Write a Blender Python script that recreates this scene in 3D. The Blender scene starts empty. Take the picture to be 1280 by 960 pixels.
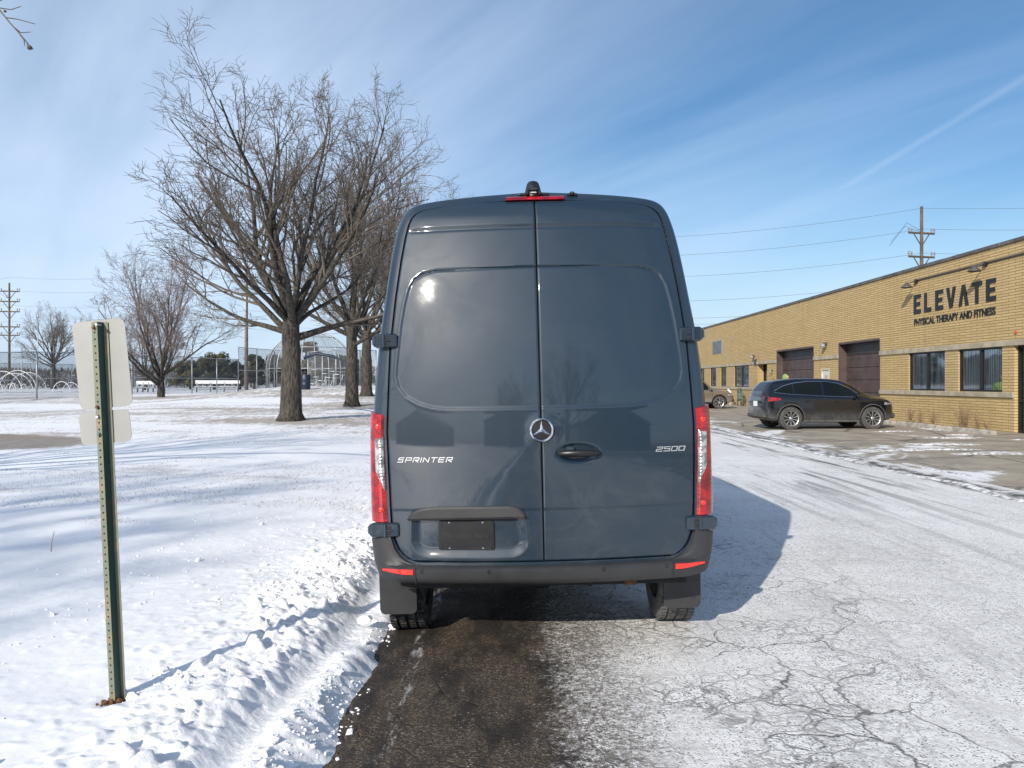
import bpy, bmesh, math, random
import numpy as np
from mathutils import Vector, Matrix
R = math.radians
sc = bpy.context.scene
COL = sc.collection
F = 961.0; CZ = 1.62; HY = 478.0      # focal length in px of the 1280 px photo, eye height, horizon row
random.seed(7)

# ------------------------------------------------------------------ helpers
class MB:
    def __init__(s): s.v = []; s.f = []
    def add(s, vs, fs):
        b = len(s.v); s.v += [tuple(p) for p in vs]; s.f += [tuple(i + b for i in f) for f in fs]
    def box(s, c, d, rz=0.0, bev=0.0):
        x, y, z = [k / 2 for k in d]; cr, sr = math.cos(rz), math.sin(rz)
        b = min(bev, x * .9, y * .9, z * .9)
        if b <= 0:
            P = [(-x,-y,-z),(x,-y,-z),(x,y,-z),(-x,y,-z),(-x,-y,z),(x,-y,z),(x,y,z),(-x,y,z)]
            fs = [(3,2,1,0),(4,5,6,7),(0,1,5,4),(1,2,6,5),(2,3,7,6),(3,0,4,7)]
        else:
            P = []; fs = []
            def ring(xx, yy, zz):
                k = len(P)
                for sx, sy in ((-1,-1),(1,-1),(1,1),(-1,1)):
                    if sx*sy > 0: a = [(sx*xx, sy*(yy-b), zz), (sx*(xx-b), sy*yy, zz)]
                    else: a = [(sx*(xx-b), sy*yy, zz), (sx*xx, sy*(yy-b), zz)]
                    P.extend(a)
                return k
            rs = [ring(x-b*.99, y-b*.99, -z), ring(x, y, -z+b), ring(x, y, z-b), ring(x-b*.99, y-b*.99, z)]
            for a, c2 in zip(rs, rs[1:]):
                for i in range(8):
                    j = (i+1) % 8; fs.append((a+i, a+j, c2+j, c2+i))
            fs.append(tuple(rs[0]+i for i in range(7,-1,-1))); fs.append(tuple(rs[3]+i for i in range(8)))
        s.add([(c[0]+p[0]*cr-p[1]*sr, c[1]+p[0]*sr+p[1]*cr, c[2]+p[2]) for p in P], fs)
    def tube(s, pts, rad, n=6, cap=True):
        pts = [Vector(p) for p in pts]
        if not hasattr(rad, '__len__'): rad = [rad]*len(pts)
        b = len(s.v); up = None
        for i, p in enumerate(pts):
            t = (pts[min(i+1, len(pts)-1)] - pts[max(i-1, 0)])
            if t.length < 1e-9: t = Vector((0,0,1))
            t.normalize()
            if up is None: up = t.orthogonal().normalized()
            else:
                up = up - t*up.dot(t)
                up = up.normalized() if up.length > 1e-6 else t.orthogonal().normalized()
            w = t.cross(up); r = rad[i]
            for k in range(n):
                a = 2*math.pi*k/n; q = p + (up*math.cos(a) + w*math.sin(a))*r
                s.v.append((q.x, q.y, q.z))
        for i in range(len(pts)-1):
            for k in range(n):
                k2 = (k+1) % n
                s.f.append((b+i*n+k, b+i*n+k2, b+(i+1)*n+k2, b+(i+1)*n+k))
        if cap:
            s.f.append(tuple(b+k for k in range(n-1,-1,-1))); s.f.append(tuple(b+(len(pts)-1)*n+k for k in range(n)))
    def grid(s, P, flip=False):
        n = len(P); m = len(P[0]); b = len(s.v)
        for row in P: s.v += [tuple(q) for q in row]
        for i in range(n-1):
            for j in range(m-1):
                q = (b+i*m+j, b+i*m+j+1, b+(i+1)*m+j+1, b+(i+1)*m+j)
                s.f.append(q[::-1] if flip else q)
    def lathe(s, prof, n=32, c=(0,0,0), axis='z'):
        b = len(s.v); m = len(prof)
        for k in range(n):
            a = 2*math.pi*k/n
            for r, h in prof:
                u, v = r*math.cos(a), r*math.sin(a)
                if axis == 'z': q = (u, v, h)
                elif axis == 'y': q = (v, h, u)
                else: q = (h, u, v)
                s.v.append((c[0]+q[0], c[1]+q[1], c[2]+q[2]))
        for k in range(n):
            k2 = (k+1) % n
            for j in range(m-1): s.f.append((b+k*m+j, b+k2*m+j, b+k2*m+j+1, b+k*m+j+1))
    def prism(s, poly, fn0, fn1):     # poly of 2-tuples mapped by two functions
        n = len(poly); s.add([fn0(*p) for p in poly] + [fn1(*p) for p in poly],
            [tuple(range(n-1,-1,-1)), tuple(range(n, 2*n))] + [(i, (i+1)%n, n+(i+1)%n, n+i) for i in range(n)])

def mesh_of(name, mb, smooth=False, sharp=None):
    me = bpy.data.meshes.new(name); me.from_pydata(mb.v, [], mb.f); me.update()
    if smooth:
        me.polygons.foreach_set('use_smooth', [True]*len(me.polygons))
        if sharp is not None:
            me.set_sharp_from_angle(angle=R(sharp))
    return me
def obj(name, mb, mat, parent=None, smooth=False, sharp=None, fixn=False):
    me = mb if isinstance(mb, bpy.types.Mesh) else mesh_of(name, mb, smooth, sharp)
    if fixn:
        bm = bmesh.new(); bm.from_mesh(me); bmesh.ops.remove_doubles(bm, verts=bm.verts, dist=1e-5)
        bmesh.ops.recalc_face_normals(bm, faces=bm.faces); bm.to_mesh(me); bm.free()
        if smooth and sharp is not None: me.set_sharp_from_angle(angle=R(sharp))
    o = bpy.data.objects.new(name, me); COL.objects.link(o)
    if mat is not None: me.materials.append(mat)
    if parent is not None: o.parent = parent
    return o
def tag(o, label=None, cat=None, group=None, kind=None):
    if label: o['label'] = label
    if cat: o['category'] = cat
    if group: o['group'] = group
    if kind: o['kind'] = kind
    return o
def thing(name, label, cat, loc=(0,0,0), rot=(0,0,0), group=None):
    o = bpy.data.objects.new(name, None); COL.objects.link(o); o.location = loc; o.rotation_euler = rot
    o.empty_display_size = .2
    return tag(o, label, cat, group)
def copy_tree(o, parent=None):
    c = o.copy(); COL.objects.link(c); c.parent = parent
    for ch in list(o.children): copy_tree(ch, c)
    return c
def bake(o):                       # evaluate modifiers into a plain mesh
    dg = bpy.context.evaluated_depsgraph_get(); dg.update()
    me = bpy.data.meshes.new_from_object(o.evaluated_get(dg)); old = o.data
    o.modifiers.clear(); o.data = me
    return o
def cut(o, cutters):
    tmp = []
    for i, mb in enumerate(cutters):
        c = obj('cutter', mb, None, fixn=True); tmp.append(c)
        m = o.modifiers.new('b%d' % i, 'BOOLEAN'); m.object = c; m.operation = 'DIFFERENCE'; m.solver = 'EXACT'
    bake(o)
    for c in tmp: bpy.data.objects.remove(c)
def interp(x, tab):
    xs = [t[0] for t in tab]; ys = [t[1] for t in tab]
    return np.interp(x, xs, ys)
def pchip(x, tab):
    xs = np.array([t[0] for t in tab], float); ys = np.array([t[1] for t in tab], float)
    h = np.diff(xs); dl = np.diff(ys)/h; m = np.zeros_like(ys)
    for i in range(1, len(xs)-1):
        if dl[i-1]*dl[i] > 0: m[i] = 2*dl[i-1]*dl[i]/(dl[i-1]+dl[i])
    m[0] = dl[0]; m[-1] = dl[-1]
    x = np.clip(np.asarray(x, float), xs[0], xs[-1]); i = np.clip(np.searchsorted(xs, x)-1, 0, len(h)-1)
    t = (x-xs[i])/h[i]; t2 = t*t; t3 = t2*t
    return (2*t3-3*t2+1)*ys[i] + (t3-2*t2+t)*h[i]*m[i] + (-2*t3+3*t2)*ys[i+1] + (t3-t2)*h[i]*m[i+1]
def sst(a, b, x):
    t = np.clip((x-a)/(b-a), 0, 1); return t*t*(3-2*t)
def _h(ix, iy, s):
    n = (ix.astype(np.int64)*374761393 + iy.astype(np.int64)*668265263 + s*1442695041) & 0xffffffff
    n = ((n ^ (n >> 13))*1274126177) & 0xffffffff
    return ((n ^ (n >> 16)) & 0xffff)/65535.0
def vn(x, y, s=0):
    ix = np.floor(x); iy = np.floor(y); fx = x-ix; fy = y-iy
    fx = fx*fx*fx*(fx*(fx*6-15)+10); fy = fy*fy*fy*(fy*(fy*6-15)+10)
    a = _h(ix, iy, s); b = _h(ix+1, iy, s); c = _h(ix, iy+1, s); d = _h(ix+1, iy+1, s)
    return (a*(1-fx)+b*fx)*(1-fy) + (c*(1-fx)+d*fx)*fy
def fbm(x, y, s=0, o=4):
    v = 0; a = .5; t = 0
    for k in range(o):
        c, sn = math.cos(k*1.1+.4), math.sin(k*1.1+.4)
        v = v + a*vn(x*c - y*sn + k*17.3, x*sn + y*c + k*9.1, s+k); t += a; a *= .5; x = x*2.03; y = y*2.03
    return v/t
def worley(x, y, s=0):
    ix = np.floor(x); iy = np.floor(y); best = np.full(np.shape(x), 9.0); idv = np.zeros(np.shape(x))
    for dx in (-1,0,1):
        for dy in (-1,0,1):
            cx = ix+dx; cy = iy+dy; px = cx+_h(cx, cy, s); py = cy+_h(cx, cy, s+5)
            d = (px-x)**2 + (py-y)**2; m = d < best
            best = np.where(m, d, best); idv = np.where(m, _h(cx, cy, s+9), idv)
    return np.sqrt(best), idv

# ------------------------------------------------------------------ materials
class NT:
    def __init__(s, name):
        s.m = bpy.data.materials.new(name); s.m.use_nodes = True; s.t = s.m.node_tree; s.n = s.t.nodes
        s.b = s.n['Principled BSDF']; s.out = s.n['Material Output']
    def new(s, ty, **kw):
        n = s.n.new(ty)
        for k, v in kw.items(): setattr(n, k, v)
        return n
    def link(s, a, b): s.t.links.new(a, b)
    def put(s, sock, v):
        if isinstance(v, bpy.types.NodeSocket): s.link(v, sock)
        elif isinstance(v, (tuple, list)) and len(v) == 3 and sock.type == 'RGBA': sock.default_value = (*v, 1)
        else: sock.default_value = v
    def math(s, op, a, b=None, c=None, clamp=False):
        n = s.new('ShaderNodeMath', operation=op, use_clamp=clamp); s.put(n.inputs[0], a)
        if b is not None: s.put(n.inputs[1], b)
        if c is not None: s.put(n.inputs[2], c)
        return n.outputs[0]
    def ramp(s, v, a, b, lo=0.0, hi=1.0):
        n = s.new('ShaderNodeMapRange', interpolation_type='SMOOTHSTEP'); s.put(n.inputs[0], v)
        n.inputs[1].default_value = a; n.inputs[2].default_value = b; n.inputs[3].default_value = lo; n.inputs[4].default_value = hi
        return n.outputs[0]
    def mix(s, f, a, b):
        n = s.new('ShaderNodeMix', data_type='RGBA'); s.put(n.inputs[0], f); s.put(n.inputs[6], a); s.put(n.inputs[7], b); return n.outputs[2]
    def pos(s, scale=(1,1,1), obj=False, rot=(0,0,0), loc=(0,0,0)):
        src = s.new('ShaderNodeTexCoord').outputs['Object'] if obj else s.new('ShaderNodeNewGeometry').outputs['Position']
        m = s.new('ShaderNodeMapping'); s.link(src, m.inputs[0]); m.inputs['Scale'].default_value = scale
        m.inputs['Rotation'].default_value = rot; m.inputs['Location'].default_value = loc
        return m.outputs[0]
    def xyz(s, v=None):
        n = s.new('ShaderNodeSeparateXYZ'); s.link(v if v is not None else s.pos(), n.inputs[0]); return n.outputs
    def noise(s, vec, scale, det=4, rough=.55, dist=0.0):
        n = s.new('ShaderNodeTexNoise'); s.link(vec, n.inputs['Vector']); n.inputs['Scale'].default_value = scale
        n.inputs['Detail'].default_value = det; n.inputs['Roughness'].default_value = rough; n.inputs['Distortion'].default_value = dist
        return n.outputs['Fac']
    def vor(s, vec, scale, feature='F1', rnd=1.0):
        n = s.new('ShaderNodeTexVoronoi', feature=feature); s.link(vec, n.inputs['Vector']); n.inputs['Scale'].default_value = scale
        n.inputs['Randomness'].default_value = rnd; return n
    def bump(s, h, strength=.5, dist=.01, chain=None):
        n = s.new('ShaderNodeBump'); s.put(n.inputs['Height'], h); n.inputs['Strength'].default_value = strength
        n.inputs['Distance'].default_value = dist
        if chain: s.link(chain, n.inputs['Normal'])
        return n.outputs[0]
    def fin(s, color=None, rough=None, metal=None, normal=None, **kw):
        b = s.b
        if color is not None: s.put(b.inputs['Base Color'], color)
        if rough is not None: s.put(b.inputs['Roughness'], rough)
        if metal is not None: s.put(b.inputs['Metallic'], metal)
        if normal is not None: s.link(normal, b.inputs['Normal'])
        for k, v in kw.items(): s.put(b.inputs[k], v)
        return s.m
def simple(name, col, rough=.6, metal=0.0, var=.15, scale=8, bump=0.0, bd=.002, **kw):
    t = NT(name); p = t.pos(obj=True); n = t.noise(p, scale, 5)
    dark = tuple(c*(1-var) for c in col); lite = tuple(min(1, c*(1+var)) for c in col)
    c = t.mix(t.ramp(n, .3, .7), dark, lite)
    nr = t.bump(t.noise(p, scale*6, 4), bump, bd) if bump else None
    return t.fin(c, t.ramp(t.noise(p, scale*1.7, 3), .2, .8, max(0, rough-.08), min(1, rough+.08)), metal, nr, **kw)

M = {}
def make_mats():
    # van paint
    t = NT('van_paint'); p = t.pos(obj=True)
    x, y, z = t.xyz(p)
    dirt = t.math('MULTIPLY', t.ramp(t.noise(p, 3.0, 6, .65, 1.2), .45, .75), t.ramp(z, 1.5, .5, .03, .28))
    c = t.mix(dirt, (.0115, .0245, .040), (.11, .115, .12))
    sm = t.noise(p, 2.2, 4, .6, 1.5)
    M['paint'] = t.fin(c, t.math('ADD', t.ramp(sm, .35, .7, .42, .5), t.math('MULTIPLY', dirt, .5)), 0.0,
        t.bump(t.noise(t.pos(obj=True, scale=(1,1,.6)), 3.0, 2), .13, .02), **{'Coat Weight': 1.0, 'Coat Roughness': t.ramp(sm, .4, .7, .025, .055), 'Coat IOR': 1.55, 'Specular IOR Level': .25})
    M['plastic'] = simple('bumper_plastic', (.028,.029,.031), .5, var=.2, scale=5, bump=.15, bd=.001)
    M['black'] = simple('black_plastic', (.012,.012,.013), .35)
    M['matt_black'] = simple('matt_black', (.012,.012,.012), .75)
    M['rubber'] = simple('rubber', (.02,.02,.02), .8, var=.4, scale=14, bump=.3)
    t = NT('salty_rubber'); p = t.pos(obj=True)
    s1 = t.ramp(t.noise(p, 26, 5, .7), .47, .62)
    M['tyre_snow'] = t.fin(t.mix(s1, (.016,.016,.016), (.09,.09,.095)), .8, 0, t.bump(t.noise(p, 60, 3), .5, .004))
    M['tyre_salt'] = t.fin if False else simple('dusty_rubber', (.10,.10,.10), .85, var=.35, scale=20, bump=.4)
    M['chrome'] = simple('chrome', (.78,.79,.8), .12, 1.0, var=.05)
    M['alu'] = simple('aluminium', (.6,.61,.62), .38, .9, var=.1)
    M['galv'] = simple('galvanised_pipe', (.36,.38,.40), .5, .6, var=.15)
    M['white_pipe'] = simple('white_painted_pipe', (.75,.76,.78), .45, .1)
    M['rust'] = simple('rusty_steel', (.16,.075,.035), .8, .3, var=.4, scale=20, bump=.3)
    t = NT('red_lens'); p = t.pos(obj=True)
    v = t.noise(p, 14, 2)
    M['red'] = t.fin(t.mix(t.ramp(v, .35, .65), (.40,.004,.009), (.15,.0015,.004)), .12, 0, t.bump(t.math('SINE', t.math('MULTIPLY', t.xyz(p)[2], 260)), .25, .003),
        **{'Coat Weight': 1.0, 'Coat Roughness': .04})
    M['red_reflector'] = simple('red_reflector', (.85,.02,.012), .25, var=.1, scale=60, **{'Coat Weight': 1.0})
    t = NT('clear_lens'); p = t.pos(obj=True)
    M['clear'] = t.fin(t.mix(t.ramp(t.noise(p, 22, 2), .4, .6), (.22,.22,.22), (.62,.62,.6)), .15, .5,
        t.bump(t.math('SINE', t.math('MULTIPLY', t.xyz(p)[2], 330)), .4, .003), **{'Coat Weight': 1.0})
    t = NT('dark_glass'); M['glass'] = t.fin((.006,.008,.008), .06, 0, **{'Specular IOR Level': .3})
    # SUV paint with road salt
    def carpaint(name, base, zlo=.3, zhi=.75, salt=(.22,.21,.20)):
        t = NT(name); p = t.pos(obj=True); x, y, z = t.xyz(p)
        n = t.noise(p, 6, 6, .7, .6)
        d = t.math('MULTIPLY', t.ramp(z, zlo, zhi, .95, .0), t.ramp(n, .25, .65, .35, 1))
        return t.fin(t.mix(d, base, salt), t.math('ADD', t.math('MULTIPLY', d, .5), .16), .0, **{'Coat Weight': .8, 'Coat Roughness': t.math('ADD', t.math('MULTIPLY', d, .6), .04)})
    M['suv_paint'] = carpaint('black_car_paint', (.005,.006,.009), .2, .70, (.085,.085,.084))
    M['tan_paint'] = carpaint('tan_car_paint', (.14,.112,.085))
    # sign
    t = NT('post_steel_shaded'); p = t.pos(obj=True)
    M['post'] = t.fin(t.mix(t.ramp(t.noise(p, 9, 6, .7), .55, .72), (.022,.055,.048), (.10,.085,.05)), .5, .1, t.bump(t.noise(p, 40, 4), .3, .002))  # post side walls: darker green, with their shade put into the colour
    t = NT('post_steel_lit'); p = t.pos(obj=True)
    M['flange'] = t.fin(t.mix(t.ramp(t.noise(p, 12, 6, .7), .45, .7), (.15,.17,.12), (.26,.2,.12)), .55, .1, t.bump(t.noise(p, 40, 4), .3, .002))  # web and flanges: lighter copy of the post steel, sunlit tone painted in
    M['sign_back'] = simple('sign_back_metal', (.29,.29,.275), .5, .15, var=.07, scale=4, bump=.1)
    M['sign_face'] = simple('sign_face_white', (.75,.75,.73), .4, var=.03)
    # bark
    t = NT('bark'); p = t.pos(obj=True, scale=(1,1,.22)); v = t.vor(p, 17).outputs['Distance']; n = t.noise(p, 9, 6, .7)
    M['bark'] = t.fin(t.mix(t.math('MULTIPLY', t.ramp(v, .05, .6), t.ramp(n, .25, .75)), (.020,.017,.014), (.100,.088,.070)), .9, 0, t.bump(t.math('ADD', v, n), 1.0, .035))
    t = NT('twig_bark'); n = t.noise(t.pos(obj=True), 1.3, 3)
    M['twig'] = t.fin(t.mix(n, (.060,.049,.042), (.165,.138,.112)), .85)
    t = NT('pale_twig_bark'); n = t.noise(t.pos(obj=True), 1.3, 3)
    M['twig_pale'] = t.fin(t.mix(n, (.12,.095,.085), (.22,.18,.165)), .85)
    t = NT('needles'); n = t.noise(t.pos(obj=True), 1.0, 5, .7)
    M['needle'] = t.fin(t.mix(t.ramp(n, .35, .7), (.03,.042,.018), (.11,.085,.035)), .8)
    t = NT('far_scrub'); n = t.noise(t.pos(obj=True), .3, 5, .7)
    M['scrub'] = t.fin(t.mix(t.ramp(n, .35, .7), (.085,.075,.065), (.17,.15,.135)), .9)
    M['wood_pole'] = simple('weathered_wood', (.10,.075,.055), .85, var=.3, scale=3, bump=.4, bd=.01)
    M['insul'] = simple('insulator', (.25,.25,.27), .3)
    M['wire'] = simple('wire', (.05,.06,.08), .7, .0)
    # snowy lawn
    t = NT('snow_and_grass'); g = t.pos(); x, y, z = t.xyz(g)
    at = t.new('ShaderNodeAttribute', attribute_name='bare').outputs['Fac']
    at2 = t.new('ShaderNodeAttribute', attribute_name='dirt').outputs['Fac']; at3 = t.new('ShaderNodeAttribute', attribute_name='rough').outputs['Fac']
    big = t.noise(t.pos(scale=(.16,.5,.3)), 1.6, 5, .6, .5); fine = t.noise(g, 22, 6, .8); med = t.noise(t.pos(scale=(.32,1.1,1)), 3.6, 7, .78, .3)
    v = t.math('ADD', t.math('MULTIPLY', big, .6), t.math('MULTIPLY', med, .55))
    v = t.math('ADD', v, t.math('MULTIPLY', fine, .5)); v = t.math('ADD', v, t.math('MULTIPLY', at, .62))
    farm = t.ramp(y, 10, 22); nf = t.noise(t.pos(scale=(2.6,.55,1)), 1.5, 6, .8); nf2 = t.noise(t.pos(scale=(9,1.6,1)), 1.5, 4, .8)
    v = t.math('ADD', v, t.math('MULTIPLY', farm, t.math('ADD', t.math('MULTIPLY', t.math('SUBTRACT', nf, .5), 1.1), t.math('MULTIPLY', t.math('SUBTRACT', nf2, .5), .9))))
    gm = t.ramp(v, 1.02, 1.30)
    gcol = t.mix(t.ramp(t.noise(g, 30, 5, .8), .3, .7), (.10,.075,.05), (.30,.24,.17))
    scol = t.mix(t.ramp(t.noise(g, 2.0, 5), .3, .7), (.85,.85,.865), (.91,.91,.915))
    scol = t.mix(t.math('MULTIPLY', at3, t.ramp(t.noise(g, 60, 5, .8), .66, .76, 0, .6)), scol, (.30,.25,.2))
    c = t.mix(t.math('MULTIPLY', gm, .72), scol, gcol)
    dcol = t.mix(t.ramp(t.noise(t.pos(scale=(.5,3,1)), 6, 6, .75), .3, .7), (.15,.12,.09), (.36,.31,.25))
    c = t.mix(t.ramp(t.math('ADD', at2, t.math('MULTIPLY', t.noise(g, 5, 6, .75), .5)), .62, .85), c, dcol)
    h = t.math('ADD', t.math('MULTIPLY', t.noise(g, 9, 6, .6), 1.0), t.math('MULTIPLY', t.noise(g, 70, 3, .6), .15))
    gr = t.ramp(t.vor(t.pos(scale=(1,1.3,1)), 150).outputs['Distance'], 0, .5)
    cr = t.vor(t.pos(scale=(1,1.1,1.3)), 26).outputs['Distance']; cr2 = t.noise(g, 34, 6, .75)
    h = t.math('ADD', t.math('MULTIPLY', h, .6), t.math('MULTIPLY', at3, t.math('ADD', t.math('MULTIPLY', cr, 1.1), t.math('MULTIPLY', cr2, 2.2))))
    nb = t.bump(h, .6, .012); nb = t.bump(gr, .25, .003, nb)
    M['snow'] = t.fin(c, t.ramp(gm, 0, 1, .55, .95), 0, nb, **{'Subsurface Weight': .12, 'Subsurface Radius': (.02,.03,.045), 'Subsurface Scale': .4})
    t = NT('snow_chunk'); g = t.pos()
    M['snow_chunk'] = t.fin((.90,.90,.905), .6, 0, t.bump(t.noise(g, 40, 4), .6, .01))
    # road
    t = NT('road_ice_asphalt'); g = t.pos(); x, y, z = t.xyz(g)
    wob = t.math('SUBTRACT', t.noise(g, 1.4, 5, .7), .5); wob2 = t.math('SUBTRACT', t.noise(g, 9, 4, .8), .5)
    xe = t.math('ADD', x, t.math('ADD', t.math('MULTIPLY', wob, .40), t.math('ADD', t.math('MULTIPLY', wob2, .45), t.math('MULTIPLY', t.math('SUBTRACT', t.noise(g, 38, 4, .85), .5), .9))))
    wet = t.ramp(xe, .40, .14)                                   # wet bare strip by the verge
    wet = t.math('MULTIPLY', wet, t.ramp(y, 14, 9, .3, 1))
    grit = t.vor(g, 130); gd = grit.outputs['Distance']; gc = t.xyz(grit.outputs['Color'])[0]
    asp = t.mix(t.ramp(gc, .55, 1), (.052,.039,.028), (.17,.13,.095)); asp = t.mix(t.ramp(t.noise(t.pos(scale=(1.6,.6,1)), 2.2, 6, .65), .42, .6), asp, (.026,.021,.017))
    asp = t.mix(t.math('MULTIPLY', t.ramp(t.math('ADD', gc, t.math('MULTIPLY', t.noise(g, 5, 4), .3)), 1.13, 1.18), .6), asp, (.32,.31,.29))
    streak = t.math('MULTIPLY', t.ramp(t.math('ABSOLUTE', t.math('ADD', t.math('ADD', x, .57), t.math('MULTIPLY', wob, .10))), .05, .01), t.ramp(t.noise(t.pos(scale=(4,1,1)), 3.5, 5, .7), .5, .62))
    asp = t.mix(t.math('MULTIPLY', streak, .75), asp, (.5,.5,.5))
    # iced part
    n1 = t.noise(g, 3.2, 6, .75, .5); n2 = t.noise(g, 26, 6, .85); n3 = t.noise(t.pos(scale=(1.6,.10,1)), 1.5, 6, .7, .4); n4 = t.noise(t.pos(scale=(1,.7,1)), .7, 4)
    ice = t.mix(t.ramp(t.math('ADD', t.math('MULTIPLY', n1, .55), t.math('MULTIPLY', n2, .75)), .47, .74), (.50,.485,.46), (.88,.865,.84))
    ice = t.mix(t.ramp(n4, .35, .7, 0, .75), ice, (.88,.865,.84))
    ice = t.mix(t.math('MULTIPLY', t.ramp(t.math('ADD', gc, n1), 1.36, 1.46), .75), ice, (.10,.095,.09))
    far = t.ramp(y, 8, 15)
    ice = t.mix(t.math('MULTIPLY', t.math('ADD', t.math('MULTIPLY', far, .75), .25), t.ramp(n3, .52, .64)), ice, (.15,.145,.14))
    dv = t.new('ShaderNodeVectorMath', operation='ADD'); nz = t.new('ShaderNodeTexNoise'); t.link(g, nz.inputs['Vector']); nz.inputs['Scale'].default_value = 4.5; nz.inputs['Detail'].default_value = 5
    sc_ = t.new('ShaderNodeVectorMath', operation='SCALE'); t.link(nz.outputs['Color'], sc_.inputs[0]); sc_.inputs['Scale'].default_value = .26
    t.link(g, dv.inputs[0]); t.link(sc_.outputs[0], dv.inputs[1])
    ck = t.vor(dv.outputs[0], 1.9, 'DISTANCE_TO_EDGE').outputs['Distance']; ck2 = t.vor(dv.outputs[0], 6.5, 'DISTANCE_TO_EDGE').outputs['Distance']
    cm = t.math('MULTIPLY', t.ramp(ck, .022, .003), t.math('MULTIPLY', t.ramp(t.noise(g, .9, 3), .44, .58), t.ramp(x, 3.2, 1.4, .25, 1)))
    ck3 = t.vor(dv.outputs[0], 13, 'DISTANCE_TO_EDGE').outputs['Distance']
    cm2 = t.math('MULTIPLY', t.math('MAXIMUM', t.ramp(ck2, .07, .012, 0, .8), t.ramp(ck3, .10, .02, 0, .45)), t.math('MULTIPLY', t.ramp(t.noise(g, 1.1, 4), .42, .60), t.ramp(x, 2.6, 1.2, .30, 1)))
    cm = t.math('MULTIPLY', t.math('MAXIMUM', cm, cm2), t.ramp(t.noise(g, 14, 4, .8), .30, .5, .4, 1))
    ice = t.mix(t.math('MULTIPLY', cm, .85), ice, (.07,.067,.062))
    # transition band of broken grit
    tr = t.math('MULTIPLY', t.ramp(xe, .0, .25), t.ramp(xe, .85, .4))
    ice = t.mix(t.math('MULTIPLY', tr, t.ramp(t.noise(g, 40, 5, .85), .40, .55)), ice, (.16,.14,.12))
    ice = t.mix(t.math('MULTIPLY', t.ramp(t.math('ABSOLUTE', t.math('ADD', t.math('SUBTRACT', x, 7.0), t.math('MULTIPLY', wob, .5))), .35, .12), t.ramp(n1, .4, .55)), ice, (.10,.097,.09))
    c = t.mix(wet, ice, asp)
    hb = t.math('ADD', t.math('MULTIPLY', n2, .8), t.math('MULTIPLY', gd, .5)); hb = t.math('SUBTRACT', hb, t.math('MULTIPLY', cm, .9))
    M['road'] = t.fin(c, t.mix(wet, (.62,.62,.62), t.mix(t.ramp(n1, .4, .6), (.55,.55,.55), (.85,.85,.85))), 0, t.bump(hb, .6, .012), **{'Specular IOR Level': .35})
    # parking lot
    t = NT('lot_concrete'); g = t.pos(); x, y, z = t.xyz(g)
    n1 = t.noise(g, 1.2, 6, .7); n2 = t.noise(g, 25, 5, .8); n3 = t.noise(t.pos(scale=(.55,.35,1)), .9, 6, .65, .8); n4 = t.noise(t.pos(scale=(1.4,.12,1)), 1.6, 5, .7, .5)
    c = t.mix(t.ramp(n1, .3, .7), (.25,.215,.165), (.42,.37,.29)); c = t.mix(t.ramp(n2, .35, .75, 0, .5), c, (.14,.13,.115))
    sn = t.ramp(t.math('ADD', n3, t.math('ADD', t.math('MULTIPLY', n2, .12), t.ramp(x, 7.0, 12.5, .05, -.08))), .62, .70)
    c = t.mix(t.math('MULTIPLY', t.ramp(n4, .58, .64), t.ramp(x, 12, 8)), c, (.11,.10,.09))
    c = t.mix(t.math('MULTIPLY', sn, .9), c, (.78,.79,.81))
    jt = t.vor(g, .35, 'DISTANCE_TO_EDGE').outputs['Distance']
    c = t.mix(t.ramp(jt, .02, .006, 0, .7), c, (.07,.065,.055))
    M['lot'] = t.fin(c, .8, 0, t.bump(n2, .4, .01))
    t = NT('far_ground'); g = t.pos(); n = t.noise(g, .05, 6, .7)
    M['ground'] = t.fin(t.mix(t.ramp(n, .4, .6), (.30,.27,.22), (.75,.76,.78)), .9)
    # brick
    t = NT('buff_brick'); g = t.pos(); x, y, z = t.xyz(g)
    cv = t.new('ShaderNodeCombineXYZ'); t.link(t.math('ADD', y, x), cv.inputs[0]); t.link(z, cv.inputs[1])
    br = t.new('ShaderNodeTexBrick'); t.link(cv.outputs[0], br.inputs['Vector']); br.inputs['Scale'].default_value = 1.0
    br.inputs['Brick Width'].default_value = .62; br.inputs['Row Height'].default_value = .085; br.inputs['Mortar Size'].default_value = .011
    br.inputs['Mortar Smooth'].default_value = .3; br.inputs['Bias'].default_value = 0.0
    br.inputs['Color1'].default_value = (.47,.335,.145,1); br.inputs['Color2'].default_value = (.55,.40,.185,1); br.inputs['Mortar'].default_value = (.20,.145,.075,1)
    n = t.noise(g, .8, 5, .6); c = t.mix(t.ramp(n, .3, .75, 0, .35), br.outputs['Color'], (.40,.29,.15))
    c = t.mix(t.ramp(t.noise(g, 18, 4, .7), .6, .8, 0, .4), c, (.20,.14,.08))
    st = t.noise(t.pos(scale=(1,1.6,.18)), 1.6, 5, .65); c = t.mix(t.ramp(st, .52, .75, 0, .38), c, (.27,.19,.10))
    M['brick'] = t.fin(c, .85, 0, t.bump(br.outputs['Fac'], 1.0, -.012))
    M['stone'] = simple('limestone_band', (.36,.31,.23), .8, var=.2, scale=3, bump=.3)
    M['coping'] = simple('metal_coping', (.13,.12,.11), .5, .4, var=.3, scale=2)
    t = NT('brown_sectional_door'); p = t.pos(); z = t.xyz(p)[2]
    M['garage'] = t.fin(t.mix(t.ramp(t.noise(p, 2, 4), .3, .7), (.055,.036,.034), (.085,.058,.054)), .55)
    M['garage_dark'] = simple('dark_panel', (.028,.024,.023), .5)  # near-black tone for the top section of the garage doors
    M['frame'] = simple('dark_window_frame', (.015,.016,.018), .4, .3)
    t = NT('window_glass')
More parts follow.
